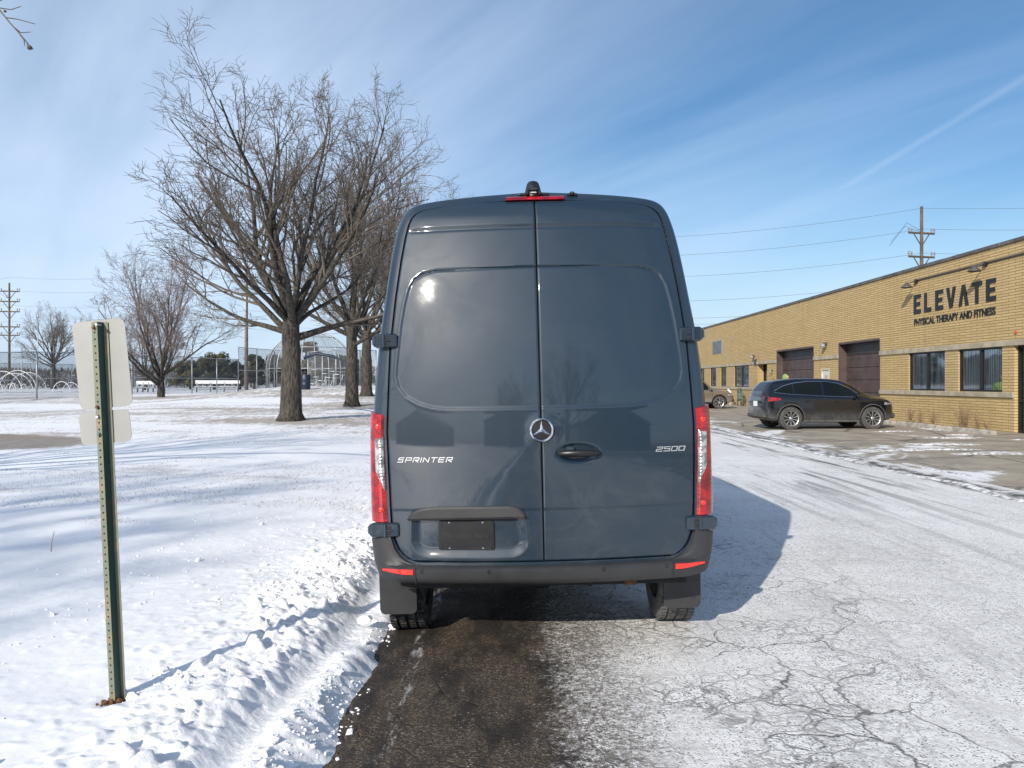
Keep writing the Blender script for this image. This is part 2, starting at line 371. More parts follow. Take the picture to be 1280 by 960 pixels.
    gl = t.new('ShaderNodeBsdfGlossy'); gl.inputs['Roughness'].default_value = .03; gl.inputs['Color'].default_value = (.9,.95,1,1)
    tr = t.new('ShaderNodeBsdfTransparent'); tr.inputs['Color'].default_value = (.93,.95,.95,1)
    fr = t.new('ShaderNodeFresnel'); fr.inputs['IOR'].default_value = 1.6
    mx = t.new('ShaderNodeMixShader'); t.link(t.math('ADD', fr.outputs[0], .12), mx.inputs[0]); t.link(tr.outputs[0], mx.inputs[1]); t.link(gl.outputs[0], mx.inputs[2])
    t.link(mx.outputs[0], t.out.inputs['Surface']); M['pane'] = t.m
    t = NT('window_blind'); p = t.pos(); y = t.xyz(p)[1]
    M['blind'] = t.fin(t.mix(t.ramp(t.noise(t.pos(scale=(1,5,.4)), 1.2, 3), .42, .5), (.35,.37,.37), (.80,.82,.80)), .8)
    M['door_white'] = simple('pale_door', (.55,.56,.56), .5)
    M['paper'] = simple('notice_paper', (.45,.33,.30), .8)
    M['letter'] = simple('black_letters', (.008,.009,.012), .45)
    M['lamp'] = simple('lamp_metal', (.11,.10,.09), .5, .4)
    M['kerb'] = simple('wheel_stop_concrete', (.34,.31,.26), .9, var=.3, scale=5, bump=.5)
    M['meter_green'] = simple('meter_green', (.10,.14,.11), .6)
    M['barrel'] = simple('blue_black_barrel', (.008,.018,.04), .5)
    M['hivis'] = simple('hivis_fabric', (.50,.75,.05), .8, var=.1)
    M['hivis_green'] = simple('hivis_hood', (.17,.30,.09), .8, var=.1)
    M['navy'] = simple('navy_cloth', (.015,.018,.03), .9)
    M['skin'] = simple('skin', (.45,.27,.19), .55)
    M['red_alarm'] = simple('alarm_red', (.55,.06,.03), .4)
    M['dry'] = simple('dry_stems', (.20,.13,.075), .9, var=.3)
    # chain link: diamond wires over holes
    t = NT('chain_link'); p = t.pos(obj=True); x, y, z = t.xyz(p)
    u = t.math('ADD', x, z); w = t.math('SUBTRACT', x, z)
    def lines(q): return t.math('LESS_THAN', t.math('ABSOLUTE', t.math('SUBTRACT', t.math('FRACT', t.math('MULTIPLY', q, 11.0)), .5)), .095)
    m = t.math('MAXIMUM', lines(u), lines(w))
    tr = t.new('ShaderNodeBsdfTransparent'); mx = t.new('ShaderNodeMixShader')
    t.put(t.b.inputs['Base Color'], (.11,.12,.13)); t.b.inputs['Metallic'].default_value = .3; t.b.inputs['Roughness'].default_value = .6
    t.link(m, mx.inputs[0]); t.link(tr.outputs[0], mx.inputs[1]); t.link(t.b.outputs[0], mx.inputs[2]); t.link(mx.outputs[0], t.out.inputs['Surface'])
    M['mesh'] = t.m
make_mats()

# ------------------------------------------------------------------ ground heights
def lawn_base(X, Y):
    b = pchip(Y, [(-300,.12),(0,.12),(5,.14),(10,.20),(24,.42),(33,.60),(42,.86),(46,1.22),(50,1.34),(80,1.30),(130,1.2),(600,1.2)])
    m = .55 + .45*sst(-21, -14, X)
    out = .12 + (b-.12)*m
    k = sst(-1.2, -6.0, X)
    return .10 + (out-.10)*k
def road_z(X):
    return interp(X, [(-3,-.06),(-.9,-.035),(-.3,-.002),(1.2,.035),(3,.075),(6.9,.03),(9,.11),(14.6,.15),(60,.3)])
def bank(X, Y):
    """ploughed, trodden snow along the verge, added to the lawn"""
    wob = (fbm(Y*.9, Y*0+3, 11, 3)-.5)*.30
    d = -(X+.86) + wob*.6                          # distance inland from the road edge
    near = np.exp(-((d-.46)/.33)**2)               # ridge
    lum = fbm(X*3.2, Y*3.2, 21, 5); rid = 1-np.abs(2*fbm(X*2.6, Y*2.1, 31, 4)-1)
    w, idv = worley(X*9+lum*3.0, Y*8+lum*3.0, 41); w2, id2 = worley(X*20+lum*4, Y*18, 51)
    clod = (1-sst(.12, .55, w))*idv**2*.060 + (1-sst(.1,.55,w2))*id2**2*.026
    h = near*(.005 + .05*(lum-.35) + .085*(rid-.62)) + clod*np.exp(-((d-.42)/.52)**2)*sst(.30,.55, fbm(X*1.3,Y*1.3,61,2)+.1)
    h = h + near*(.030*(np.abs(2*fbm(X*11, Y*9, 151, 3)-1)-.3)) + near*.020*(vn(X*22+lum*4, Y*19, 161)-.5)
    # smooth trough left by a wheel, running beside the road
    tc = -1.10 + .07*np.sin(Y*1.35+.6)
    tr = np.exp(-((X-tc)/.115)**2)
    h = h*(1-.9*tr) - .075*tr
    sl = np.exp(-((X-tc-.20)/.075)**2)*sst(.40,.6, fbm(X*0+2.0, Y*1.1, 71, 3))
    h = h + .05*sl
    # scattered crumbs further inland
    far = sst(.7, 1.4, d)*np.exp(-(d/2.3)**2)
    h = h + far*clod*.12
    return h
def lawn_z(X, Y, detail=True):
    X = np.asarray(X, float); Y = np.asarray(Y, float)
    h = lawn_base(X, Y) + .05*(fbm(X*.35, Y*.35, 3, 3)-.5)*sst(-1.5,-3,X)
    if detail:
        h = h + bank(X, Y) + (fbm(X*.8, Y*.8, 5, 3)-.5)*.05 + (fbm(X*9, Y*9, 15, 3)-.5)*.005
        # hollow round the post foot
        h = h - .035*np.exp(-(((X+1.905)**2+(Y-3.70)**2)/.055**2))
    ed = -.715 + (fbm(Y*3.5, X*0+1, 81, 4)-.5)*.16
    k = sst(0, -.40, X-ed)**.8
    return (h+.075)*k - .075
def gz(x, y):
    return float(lawn_z(np.array([x]), np.array([y]), False)[0]) if x < -.7 else float(road_z(x))

def grid_obj(name, xs, ys, fz, mat, attrs=None, kind='structure'):
    X, Y = np.meshgrid(xs, ys); Z = fz(X, Y); n, m = X.shape
    me = bpy.data.meshes.new(name); me.vertices.add(n*m)
    me.vertices.foreach_set('co', np.stack([X, Y, Z], -1).astype(np.float32).ravel())
    i = np.arange(n-1)[:,None]*m + np.arange(m-1)[None,:]
    q = np.stack([i, i+1, i+m+1, i+m], -1).reshape(-1, 4).astype(np.int32); k = len(q)
    me.loops.add(k*4); me.loops.foreach_set('vertex_index', q.ravel())
    me.polygons.add(k); me.polygons.foreach_set('loop_start', np.arange(0, k*4, 4, dtype=np.int32))
    me.polygons.foreach_set('use_smooth', np.ones(k, bool)); me.update(calc_edges=True); me.validate()
    for an, fa in (attrs or {}).items():
        a = me.attributes.new(an, 'FLOAT', 'POINT'); a.data.foreach_set('value', fa(X, Y).astype(np.float32).ravel())
    me.materials.append(mat)
    o = bpy.data.objects.new(name, me); COL.objects.link(o); tag(o, kind=kind); return o

def geo(a, b, d0, g):
    out = [a]; d = d0; s = 1 if b > a else -1
    while abs(out[-1]-a) < abs(b-a): out.append(out[-1]+s*d); d *= g
    return out
TREES = [(-6.9,24.0),(-6.87,33.0),(-7.95,42.0),(-21.0,46.0)]
def bare_attr(X, Y):
    a = -.42 + .56*sst(6.8, 10, Y) + .22*sst(12, 20, Y) + .0*X
    a = a + .16*np.exp(-((Y-12.0)/1.8)**2) + .28*sst(22, 30, Y)*sst(60, 45, Y)*.5
    a = a - .55*np.exp(-((Y-15.5)/1.9)**2)*sst(-12,-7,X) - .35*np.exp(-((Y-21)/2.0)**2)*sst(-9,-14,X) - .5*np.exp(-((Y-38)/3)**2)*sst(-8,-13,X)
    a = a + .18*np.exp(-((Y-9.4)/.9)**2)
    for tx, ty in TREES:
        a = a + .75*np.exp(-((X-tx-.5)**2/2.4**2 + (Y-ty)**2/1.5**2)**1.0)
    a = a + (fbm(X*.25, Y*.6, 91, 3)-.5)*1.0*sst(8,14,Y)
    return a
def zvec(xs_, ys_):
    z = lawn_z(np.array(xs_), np.array(ys_)); return np.maximum(z, road_z(np.array(xs_)))
def dirt_attr(X, Y):
    # bare dirt patch at the far left
    d = 1 - np.sqrt(((X+14.8)/7.2)**2 + ((Y-16.6)/3.4)**2)
    d = np.where(d > 0, np.minimum(1, d*2.2), d)
    ln = np.exp(-((Y-(19.4+.02*(X+10)))/.16)**2)*sst(-11,-10,X)*sst(-6.5,-7.5,X)*.6
    return np.clip(np.maximum(d, ln), 0, 1)
xs = np.array(sorted(geo(-3.2, -400, .02, 1.07) + list(np.arange(-3.19, -.5, .0135))))
ys = np.array(sorted(geo(1.7, -60, .03, 1.14) + list(np.arange(1.713, 7.6, .0145)) + geo(7.61, 520, .016, 1.035)[0:]))
lawn = grid_obj('snow_lawn', xs, ys, lawn_z, M['snow'], {'bare': bare_attr, 'dirt': dirt_attr, 'rough': lambda X, Y: np.exp(-((X+1.22)/.42)**4)*.8+.04})
road = grid_obj('road', np.linspace(-1.6, 7.4, 60), np.array(sorted(geo(0, -60, .5, 1.2)+list(np.arange(.25, 16, .15))+geo(16.2, 520, .3, 1.08))),
    lambda X, Y: road_z(X) + .010*(fbm(X*1.3, Y*1.3, 7, 3)-.5), M['road'])
lot = grid_obj('parking_lot', np.linspace(7.38, 60, 90), np.array(sorted(geo(0, -60, 1, 1.2)+list(np.arange(1, 60, .5))+geo(60.5, 400, 1, 1.1))),
    lambda X, Y: road_z(X) + .015*(fbm(X*.8, Y*.8, 8, 3)-.5) + .004, M['lot'])
bm = MB(); bm.add([(-4000,-4000,-.6),(4000,-4000,-.6),(4000,4000,-.6),(-4000,4000,-.6)], [(0,1,2,3)])
tag(obj('ground', bm, M['ground']), kind='structure')
# low ridge of pushed snow along the far road edge
t = NT('slushy_snow'); g = t.pos()
M['slush'] = t.fin(t.mix(t.ramp(t.noise(g, 9, 6, .75), .40, .58), (.22,.20,.175), (.84,.84,.84)), .7, 0, t.bump(t.noise(g, 40, 4), .6, .01))
def ridge(X, Y):
    c = 6.95 + (fbm(Y*.35, Y*0+4, 101, 3)-.5)*.8
    p = np.exp(-((X-c)/.10)**2)*(.012+.045*fbm(X*4, Y*2.5, 111, 4))*sst(.25,.5, fbm(Y*.5, X*0, 121, 3)+.12)
    p2 = np.exp(-((X-c-.75)/.10)**2)*.05*fbm(X*5, Y*2, 131, 3)*sst(.4,.55, fbm(Y*.4, X*0+8, 141, 3))
    return road_z(X) - .014 + p + p2*.8
tag(grid_obj('snow_ridge', np.linspace(6.2, 8.4, 60), np.arange(3, 70, .12), ridge, M['slush']), kind='structure')

# loose snow chunks and crumbs beside the road
rnd = random.Random(5); mb = MB()
def lump(mb, c, r, rn):
    ico = []
    for a in range(4):
        for b in range(6):
            th = math.pi*(a+.5)/4; ph = 2*math.pi*b/6+a*.4; k = r*rn.uniform(.65,1.15)
            ico.append((c[0]+k*math.sin(th)*math.cos(ph), c[1]+k*math.sin(th)*math.sin(ph), c[2]+k*math.cos(th)*.75))
    fs = [(a*6+b, (a+1)*6+b, (a+1)*6+(b+1)%6, a*6+(b+1)%6) for a in range(3) for b in range(6)] + [tuple(range(6)), tuple(range(23,17,-1))]
    mb.add(ico, fs)
def chip(mb, c, r, rn):
    n = rn.randint(4,6); a0 = rn.random()*6.28; tz = rn.uniform(-.5,.5); ta = rn.random()*6.28; ring = []
    for k, zz in ((.8,-.3),(1,.15),(.55,.5)):
        for q in range(n):
            a = a0+6.283*q/n; rr = r*k*(.7+.5*((q*7+n)%5)/5); x_, y_ = rr*math.cos(a), rr*math.sin(a); ring.append((c[0]+x_, c[1]+y_, c[2]+r*zz+(x_*math.cos(ta)+y_*math.sin(ta))*tz))
    mb.add(ring, [(q, (q+1)%n, n+(q+1)%n, n+q) for q in range(n)]+[(n+q, n+(q+1)%n, 2*n+(q+1)%n, 2*n+q) for q in range(n)]+[tuple(2*n+q for q in range(n))])
cand = []
for i in range(9000):
    y = 2.2+7*rnd.random()**1.2; x = -1.42+rnd.gauss(0,.24) if rnd.random() < .7 else -.92+rnd.gauss(0,.14)
    if rnd.random() < .06: x = -1.6-rnd.random()*2.2
    if x > -.76 or abs(x+1.10-.07*math.sin(y*1.35+.6)) < .09: continue
    cand.append((x, y, rnd.uniform(.003,.013)*(1 if rnd.random() > .06 else 2.6), rnd.uniform(.38,.75)))
cx_ = np.array([c[0] for c in cand]); cy_ = np.array([c[1] for c in cand]); cz_ = zvec(cx_, cy_); keep = vn(cx_*2.2, cy_*1.8, 77) > np.array([c[3] for c in cand])
for c, z, k in zip(cand, cz_, keep):
    if k: chip(mb, (c[0], c[1], z+c[2]*.15), c[2], rnd)
chip(mb, (-.96, 5.00, .075), .055, rnd); chip(mb, (-1.0, 4.40, .05), .04, rnd); chip(mb, (-.90, 4.75, .02), .03, rnd)
tag(obj('snow_chunks', mb, M['snow_chunk']), kind='stuff', label='loose white snow chunks scattered along the trodden verge', cat='snow')
# dry grass blades and litter poking through the snow
mb = MB(); rnd = random.Random(9)
gy_ = np.array([6.5 + 30*rnd.random()**1.6 for _ in range(40000)]); gx_ = np.array([-1.6-rnd.random()*(y*.75) for y in gy_])
ga = bare_attr(gx_, gy_) + (fbm(gx_*.8, gy_*2.2, 171, 3)-.5)*1.6; gzv = zvec(gx_, gy_)
for x, y, a, z in zip(gx_, gy_, ga, gzv):
    if a < .22: continue
    h = rnd.uniform(.006,.024); w = .0015+.00022*y
    az = rnd.random()*6.28; lx, ly = math.cos(az)*h*1.4, math.sin(az)*h*1.4
    mb.add([(x-w,y,z-.005),(x+w,y,z-.005),(x+lx,y+ly,z+h)], [(0,1,2)])
tag(obj('grass', mb, M['dry']), kind='stuff', label='dry brown grass blades poking through the thin snow of the lawn', cat='grass')
mb = MB(); rnd = random.Random(10)
mb.tube([(-4.02,6.70,.10),(-4.0,6.68,.22),(-3.965,6.66,.33)], [.004,.003,.002], 4)
tag(obj('dry_weed', mb, M['dry']), 'single thin dry stem sticking up from the snow right of the lower left edge', 'plant')

# ------------------------------------------------------------------ bare trees
def grow(seed, H, fork, r0, spread, limbs, lv, tw=.006, multi=False, wander=.075, lean=(0,0)):
    rn = random.Random(seed); tk = MB(); cr = MB()
    NS = [7, 10, 7, 5, 3, 2]; SD = [12, 7, 5, 4, 3, 3]
    def branch(p, d, L, ra, rb, level):
        n = NS[level]; pts = [Vector(p)]; rad = [ra]; d = Vector(d).normalized(); dirs = [d.copy()]
        for i in range(n):
            d = d + Vector((rn.gauss(0,1), rn.gauss(0,1), rn.gauss(0,.8)))*wander*(1.0+.20*level) + Vector((0,0,(.05 if level < 4 else .02)))
            d.normalize(); pts.append(pts[-1]+d*(L/n)); dirs.append(d.copy())
            rad.append(max(tw*.6, ra+(rb-ra)*((i+1)/n)**.8))
        (tk if level <= 1 else cr).tube(pts, rad, SD[level], cap=False)
        if level >= lv: return
        nc = [0, 9, 6, 4, 3][level]
        nc = max(2 if level > 3 else 3, int(nc*rn.uniform(.8,1.25)*(1 if level > 1 else min(1.3, L/(H*.5)))))
        for c in range(nc):
            t = .22+.76*(c+rn.random())/nc; f = t*n; i = min(int(f), n-1); q = pts[i].lerp(pts[i+1], f-i); dd = dirs[i+1]
            ax = dd.orthogonal().normalized(); ax.rotate(Matrix.Rotation(rn.random()*6.283, 3, dd))
            ang = R(rn.uniform(20, 42)) if level < 3 else R(rn.uniform(28,58))
            e = dd.copy(); e.rotate(Matrix.Rotation(ang, 3, ax))
            if e.z < -.05: e.z *= .3
            r_here = rad[i]
            cl = L*rn.uniform(.36,.62)*(1.12-.62*t)
            if level >= 3: cl = max(.18, L*rn.uniform(.35,.75))
            rc = max(tw, min(r_here*.62, cl*.021))
            branch(q, e, cl, rc, max(tw*.6, rc*.3), level+1)
    if not multi:
        pts = []; rad = []; n = 9
        for i in range(n+1):
            t = i/n; pts.append((lean[0]*t*fork+.03*rn.gauss(0,1)*t, lean[1]*t*fork, -.15+t*(fork+.35)))
            rad.append(r0*(1.0+.55*max(0,1-t*7)**2)*(1-.28*t))
        tk.tube(pts, rad, 14, cap=True); top = Vector(pts[-1])
        for k in range(limbs):
            az = k*2.39996+rn.uniform(-.3,.3); q = (k+.5)/limbs
            el = R(82-62*q**.8+rn.uniform(-5,5)); d = Vector((math.cos(az)*math.cos(el), math.sin(az)*math.cos(el), math.sin(el)))
            st = top - Vector((0,0,rn.uniform(.0,.9)*q*1.1))
            Lv = (H-fork)*1.0; L = 1/math.sqrt((math.sin(el)/Lv)**2+(math.cos(el)/(spread*1.12))**2)*rn.uniform(.86,1.0)
            branch(st, d, L, r0*rn.uniform(.27,.44), r0*.06, 1)
    else:
        for k in range(limbs):
            az = k*2.39996+rn.uniform(-.3,.3); q = (k+.5)/limbs; el = R(80-34*q)
            d = Vector((math.cos(az)*math.cos(el), math.sin(az)*math.cos(el), math.sin(el)))
            st = Vector((math.cos(az)*r0*.5, math.sin(az)*r0*.5, -.1)) + (d*fork*rn.random() if k > 2 else Vector((0,0,0)))
            L = 1/math.sqrt((math.sin(el)/H)**2+(math.cos(el)/(spread*1.15))**2)*rn.uniform(.9,1)
            branch(st, d, L, r0*rn.uniform(.45,.75), r0*.06, 1)
    return tk, cr
def tree_protos(seed, *a, twig='twig', **k):
    tk, cr = grow(seed, *a, **k)
    t = mesh_of('trunk', tk, True); t.materials.append(M['bark']); c = mesh_of('crown', cr, True); c.materials.append(M[twig])
    return t, c
def plant_tree(name, meshes, x, y, label, cat='tree', rz=0, s=1.0, group=None, z=None, zs=None):
    r = thing(name, label, cat, (x, y, gz(x,y) if z is None else z), (0,0,rz), group); r.scale = (s, s, zs or s)
    for nm, me in zip(('trunk','crown'), meshes):
        o = bpy.data.objects.new(nm, me); COL.objects.link(o); o.parent = r
    return r
PA = tree_protos(90, 11.8, 3.3, .31, 4.5, 16, 5, tw=.0058)
PB = tree_protos(33, 11.0, 3.2, .30, 4.8, 11, 5, tw=.0065)
PC = tree_protos(48, 9.2, 1.1, .23, 4.3, 13, 5, tw=.007, twig='twig_pale')
def best_rz(crown, left, right):
    co_ = np.empty(len(crown.vertices)*3, np.float32); crown.vertices.foreach_get('co', co_); co_ = co_.reshape(-1,3); best = None
    for k in range(72):
        a = k*math.pi/36; u = co_[:,0]*math.cos(a)-co_[:,1]*math.sin(a); l, r_ = -np.percentile(u, .3), np.percentile(u, 99.7); e = abs(l-left)+abs(r_-right)
        if best is None or e < best[0]: best = (e, a)
    return best[1]
plant_tree('bare_tree', PA, -6.9, 24.0, 'largest bare tree, nearest of the row, with a thick straight trunk and wide crown', rz=best_rz(PA[1], 4.5, 5.2), s=1.12, zs=.93)
plant_tree('bare_tree', PB, -6.87, 33.0, 'second bare tree of the row, just behind the largest one, trunk close to the van', rz=1.0)
plant_tree('bare_tree', PB, -7.95, 42.0, 'third bare tree of the row with a thin trunk touching the van edge', rz=3.4, s=1.05)
plant_tree('bare_tree', PA, -5.6, 54.0, 'bare tree whose pale crown shows just above the van roof left of the brake light', rz=2.2, s=1.22)
plant_tree('bare_tree', PB, -9.2, 60.0, 'bare tree behind the row, its twigs filling in above the left roof corner', rz=5.0, s=1.2)
plant_tree('small_tree', PC, -21.0, 46.0, 'short trunked round crowned bare tree standing between the sign and the big tree', rz=.5)
plant_tree('bare_tree', PA, -62, 104, 'distant pale bare tree at the far left beside the utility pole', rz=.8, s=.92, zs=.98, z=.9)
plant_tree('small_tree', PC, -40, 84, 'distant low bare tree half hidden behind the back of the sign', rz=2.2, s=.95, z=.9)
# tree outside the left edge whose twig tip hangs into the frame and whose trunk shades the snow
PO = grow(66, 8.5, 3.4, .22, 3.0, 8, 4, tw=.006, lean=(-.10,-.05))
tx, ty = -12.0, 6.5
ro = thing('verge_tree', 'bare tree just outside the left edge, its twig tip hanging into the top left corner', 'tree', (tx, ty, gz(tx,ty)))
tw = PO[1]; rn = random.Random(3)
def P3(px, py, Y): return Vector(((px-640)/F*Y-tx, Y-ty, CZ-(py-HY)/F*Y-gz(tx,ty)))
main = [P3(-330,-180,5.6), P3(-160,-70,6), P3(-60,-20,6.1), P3(-4,8,6.2), P3(12,28,6.2), P3(28,46,6.2), P3(36,56,6.2)]
tw.tube([Vector((-.3,-.1,3.3)), Vector((1.2,-.1,4.6)), Vector((3.4,-.5,5.6)), main[0]], [.07,.055,.04,.022], 6)
tw.tube(main, [.022,.016,.011,.007,.006,.005,.005], 5)
for a, b, c in (((8,22),(22,24),(44,30)), ((0,10),(14,12),(26,8)), ((16,33),(26,41),(38,40)), ((-10,4),(2,0),(10,-8)), ((24,42),(30,50),(31,57))):
    tw.tube([P3(*a,6.2), P3(*b,6.25), P3(*c,6.2)], [.005,.004,.003], 4)
lump(tw, tuple(P3(37,59,6.2)), .028, rn); lump(tw, tuple(P3(6,14,6.2)), .014, rn)
obj('trunk', PO[0], M['bark'], ro, smooth=True); obj('crown', tw, M['twig'], ro, smooth=True)

# evergreens behind the ball field
def evergreen(seed, H, W, n):
    rn = random.Random(seed); mb = MB()
    cl = [(rn.uniform(-1,1)*W*.5*.8, rn.uniform(-1,1)*W*.3, H*rn.uniform(.15,.86)) for _ in range(26)]
    for i in range(n):
        c = rn.choice(cl); k = (1-(c[2]/H)*.55); s = W*.17*rn.random()**.5
        u = Vector((rn.gauss(0,1),rn.gauss(0,1),rn.gauss(0,1))).normalized()
        p = Vector((c[0]*k, c[1]*k, c[2])) + Vector((u.x*s, u.y*s, u.z*s*.7))
        a = u.orthogonal()*rn.uniform(.08,.28); b = u.cross(a)*rn.uniform(.4,.8)
        mb.add([p-a, p+b*.5, p+a, p-b*.5], [(0,1,2,3)])
    tr = MB(); tr.tube([(0,0,-.2),(0,0,H*.8)], [.18,.05], 7)
    for c in cl: tr.tube([(0,0,c[2]*.6), (c[0]*.8, c[1]*.8, c[2])], [.05,.02], 4)
    return tr, mb
def px2(px, Y): return (px-640)/F*Y
for i, (px, Y, H, W, lab) in enumerate([
    (268, 92, 4.6, 5.5, 'dark brownish evergreen behind the white bench with the highest rounded top'),
    (238, 98, 3.6, 5.5, 'low dark evergreen left of the highest rounded evergreen behind the fence'),
    (300, 94, 3.9, 4.0, 'dark evergreen beside the steel light pole behind the fence'),
    (318, 100, 5.2, 3.5, 'narrow evergreen just right of the steel light pole'),
    (345, 100, 4.8, 4.8, 'evergreen behind the backstop just left of the big trunk'),
    (384, 96, 6.4, 4.2, 'tallest evergreen, seen through the backstop right of the big trunk'),
    (408, 100, 5.4, 4.8, 'evergreen seen through the right part of the backstop'),
    (428, 98, 4.6, 4.0, 'evergreen behind the second trunk of the row'),
    (450, 96, 4.2, 4.0, 'evergreen seen between the second and third trunks of the row')]):
    tr, mb = evergreen(100+i, H, W, 3600)
    r = thing('evergreen_tree', lab, 'tree', (px2(px,Y), Y, .9), group='evergreens beyond the ball field')
    obj('trunk', tr, M['bark'], r); obj('crown', mb, M['needle'], r)
# far off scrub and woods
mb = MB(); rnd = random.Random(12)
for i in range(26000):
    x = rnd.uniform(-150, 70); y = 135+rnd.uniform(-9,9)
    top = 2.2+2.2*float(fbm(np.array([x*.09]), np.array([3.]), 5, 4)[0])*(1.0 if x < -50 else 1.25)
    z = 1.0+top*rnd.random()**.8; a = rnd.random()*3.14; w = rnd.uniform(.06,.2); h = rnd.uniform(.4,1.0)
    dx = rnd.uniform(-.3,.3)
    mb.add([(x-w*math.cos(a),y-w*math.sin(a),z-h*.5),(x+w*math.cos(a),y+w*math.sin(a),z-h*.5),(x+dx,y,z+h*.5)], [(0,1,2)])
tag(obj('distant_woods', mb, M['scrub']), kind='stuff', label='far off line of grey brown scrub and woods behind the ball field fence', cat='woods')

# ------------------------------------------------------------------ street sign (seen from behind)
sx, sy = -1.905, 3.70
rs = thing('street_sign', 'back of a street sign on a green perforated U-channel post standing in the snow', 'sign', (sx, sy, .11), (R(.4), R(-2.6), R(-3)))
H0 = 1.80
def post_side(sg):
    m = MB(); a, b = (sg*.0135,-.030), (sg*.0195,.0115); t_ = .003
    m.prism([(0,-.12),(0,H0),(1,H0),(1,-.12)], lambda u, z: (a[0]+(b[0]-a[0])*u, a[1]+(b[1]-a[1])*u, z), lambda u, z: (a[0]+(b[0]-a[0])*u-sg*t_, a[1]+(b[1]-a[1])*u, z)); return m
for sg in (-1, 1): obj('post_side', post_side(sg), M['post'], rs, fixn=True)
m = MB(); n = 58; w = .0135; z0 = -.12; dz = (H0+.12)/n; hr = .0038
for i in range(n):
    zc = z0+(i+.5)*dz
    for q in (-1, 1):
        m.box((q*(w+hr)/2,-.0315,zc), (w-hr,.003,dz+.0002)); m.box((0,-.0315,zc+q*(dz/2+hr)/2), (2*hr,.003,dz/2-hr))
obj('post_web', m, M['flange'], rs)
m = MB(); m.box((0,-.022,H0/2-.06), (.024,.002,H0+.10)); obj('hole_shade', m, M['matt_black'], rs)  # black sheet behind the web holes, stands in for shade inside the channel
for sg in (-1, 1): m = MB(); m.box((sg*.030,.0125,H0/2-.06), (.021,.003,H0+.12)); obj('flange', m, M['flange'], rs)
def rplate(w, h, r, y0, y1, zc, xc=0, bend=0.0, tilt=-3.2):
    ct, st_ = math.cos(R(tilt)), math.sin(R(tilt))
    m = MB(); P = []
    for cx, cz, a0 in ((w/2-r, h/2-r, 0), (-w/2+r, h/2-r, 90), (-w/2+r, -h/2+r, 180), (w/2-r, -h/2+r, 270)):
        for k in range(7):
            a = R(a0+15*k); px_, pz_ = cx+r*math.cos(a), cz+r*math.sin(a); P.append((px_*ct+pz_*st_, pz_*ct-px_*st_))
    m.prism(P, lambda x, z: (xc+x, y0+bend*x*x, zc+z), lambda x, z: (xc+x, y1+bend*x*x, zc+z)); return m
pl = obj('sign_plate', rplate(.262,.425,.033,.017,.0195, H0-.20), M['sign_back'], rs, fixn=True)
m = rplate(.256,.419,.031,.0197,.0202, H0-.20); obj('sign_face', m, M['sign_face'], pl, fixn=True)
pl2 = obj('sign_plate', rplate(.252,.158,.030,.017,.0195, H0-.505), M['sign_back'], rs, fixn=True)
obj('sign_face', rplate(.246,.152,.028,.0197,.0202, H0-.505), M['sign_face'], pl2, fixn=True)
for bx, bz, mt in ((-.002,H0-.028,'rust'),(.016,H0-.014,'alu'),(-.002,H0-.405,'rust'),(-.002,H0-.452,'alu'),(.001,H0-.535,'meter_green')):
    m = MB(); m.lathe([(0,-.012),(.006,-.012),(.007,-.009),(.007,0),(.004,.004),(.004,.03)], 8, (bx,-.034,bz), 'y'); obj('bolt', m, M[mt], rs)
m = MB(); rn = random.Random(8)
for k in range(34): lump(m, (rn.gauss(0,.025), rn.gauss(0,.025)-.01, -.035+rn.uniform(0,.012)), rn.uniform(.005,.016), rn)
tag(obj('dirt_clods', m, M['rust']), label='brown leaf litter and soil in the hollow at the foot of the sign post', cat='soil', kind='stuff').location = (sx-.01, sy-.015, .125)

# ------------------------------------------------------------------ van
OUT = [(.40,.93),(.6,.985),(.9,1.003),(1.33,.998),(1.82,.962),(2.12,.922),(2.35,.890),(2.49,.866),(2.58,.843),(2.65,.817),(2.685,.797),(2.708,.772),(2.722,.735),(2.738,.64),(2.757,.46),(2.772,.25),(2.782,.10),(2.786,.0)]
DOOR = [(.565,.74),(.575,.78),(.60,.822),(.64,.855),(.70,.880),(.78,.893),(.9,.898),(1.33,.910),(1.82,.887),(2.13,.853),(2.35,.822),(2.50,.796),(2.58,.776),(2.62,.758),(2.65,.730),(2.668,.695),(2.680,.64),(2.690,.55),(2.702,.38),(2.711,.20),(2.715,.12)]
DB, DT = .565, 2.715
def hw(z): return pchip(z, OUT)
def lean(z):
    z = np.asarray(z, float)
    return .088*np.maximum(0, z-1.05)**2 + .30*np.maximum(0, z-2.60)**1.6*0 + 3.2*np.maximum(0, z-2.60)**2 + .02*np.maximum(0,.8-z)
def yr(x, z): return .105*np.asarray(x, float)**2*(1+.25*np.abs(x)) + lean(z)
van = thing('delivery_van', 'dark blue grey high roof cargo van parked on the icy road edge, seen from behind', 'van', (.198, 4.42, .022), (0, R(-1.3), 0))
YF = [(.40,6.85),(.6,6.92),(.95,6.88),(1.08,6.80),(1.18,6.55),(1.25,6.2),(1.32,5.98),(1.7,5.70),(2.1,5.36),(2.4,5.05),(2.6,4.65),(2.7,4.2),(2.755,3.6),(2.775,2.9),(2.786,2.2)]
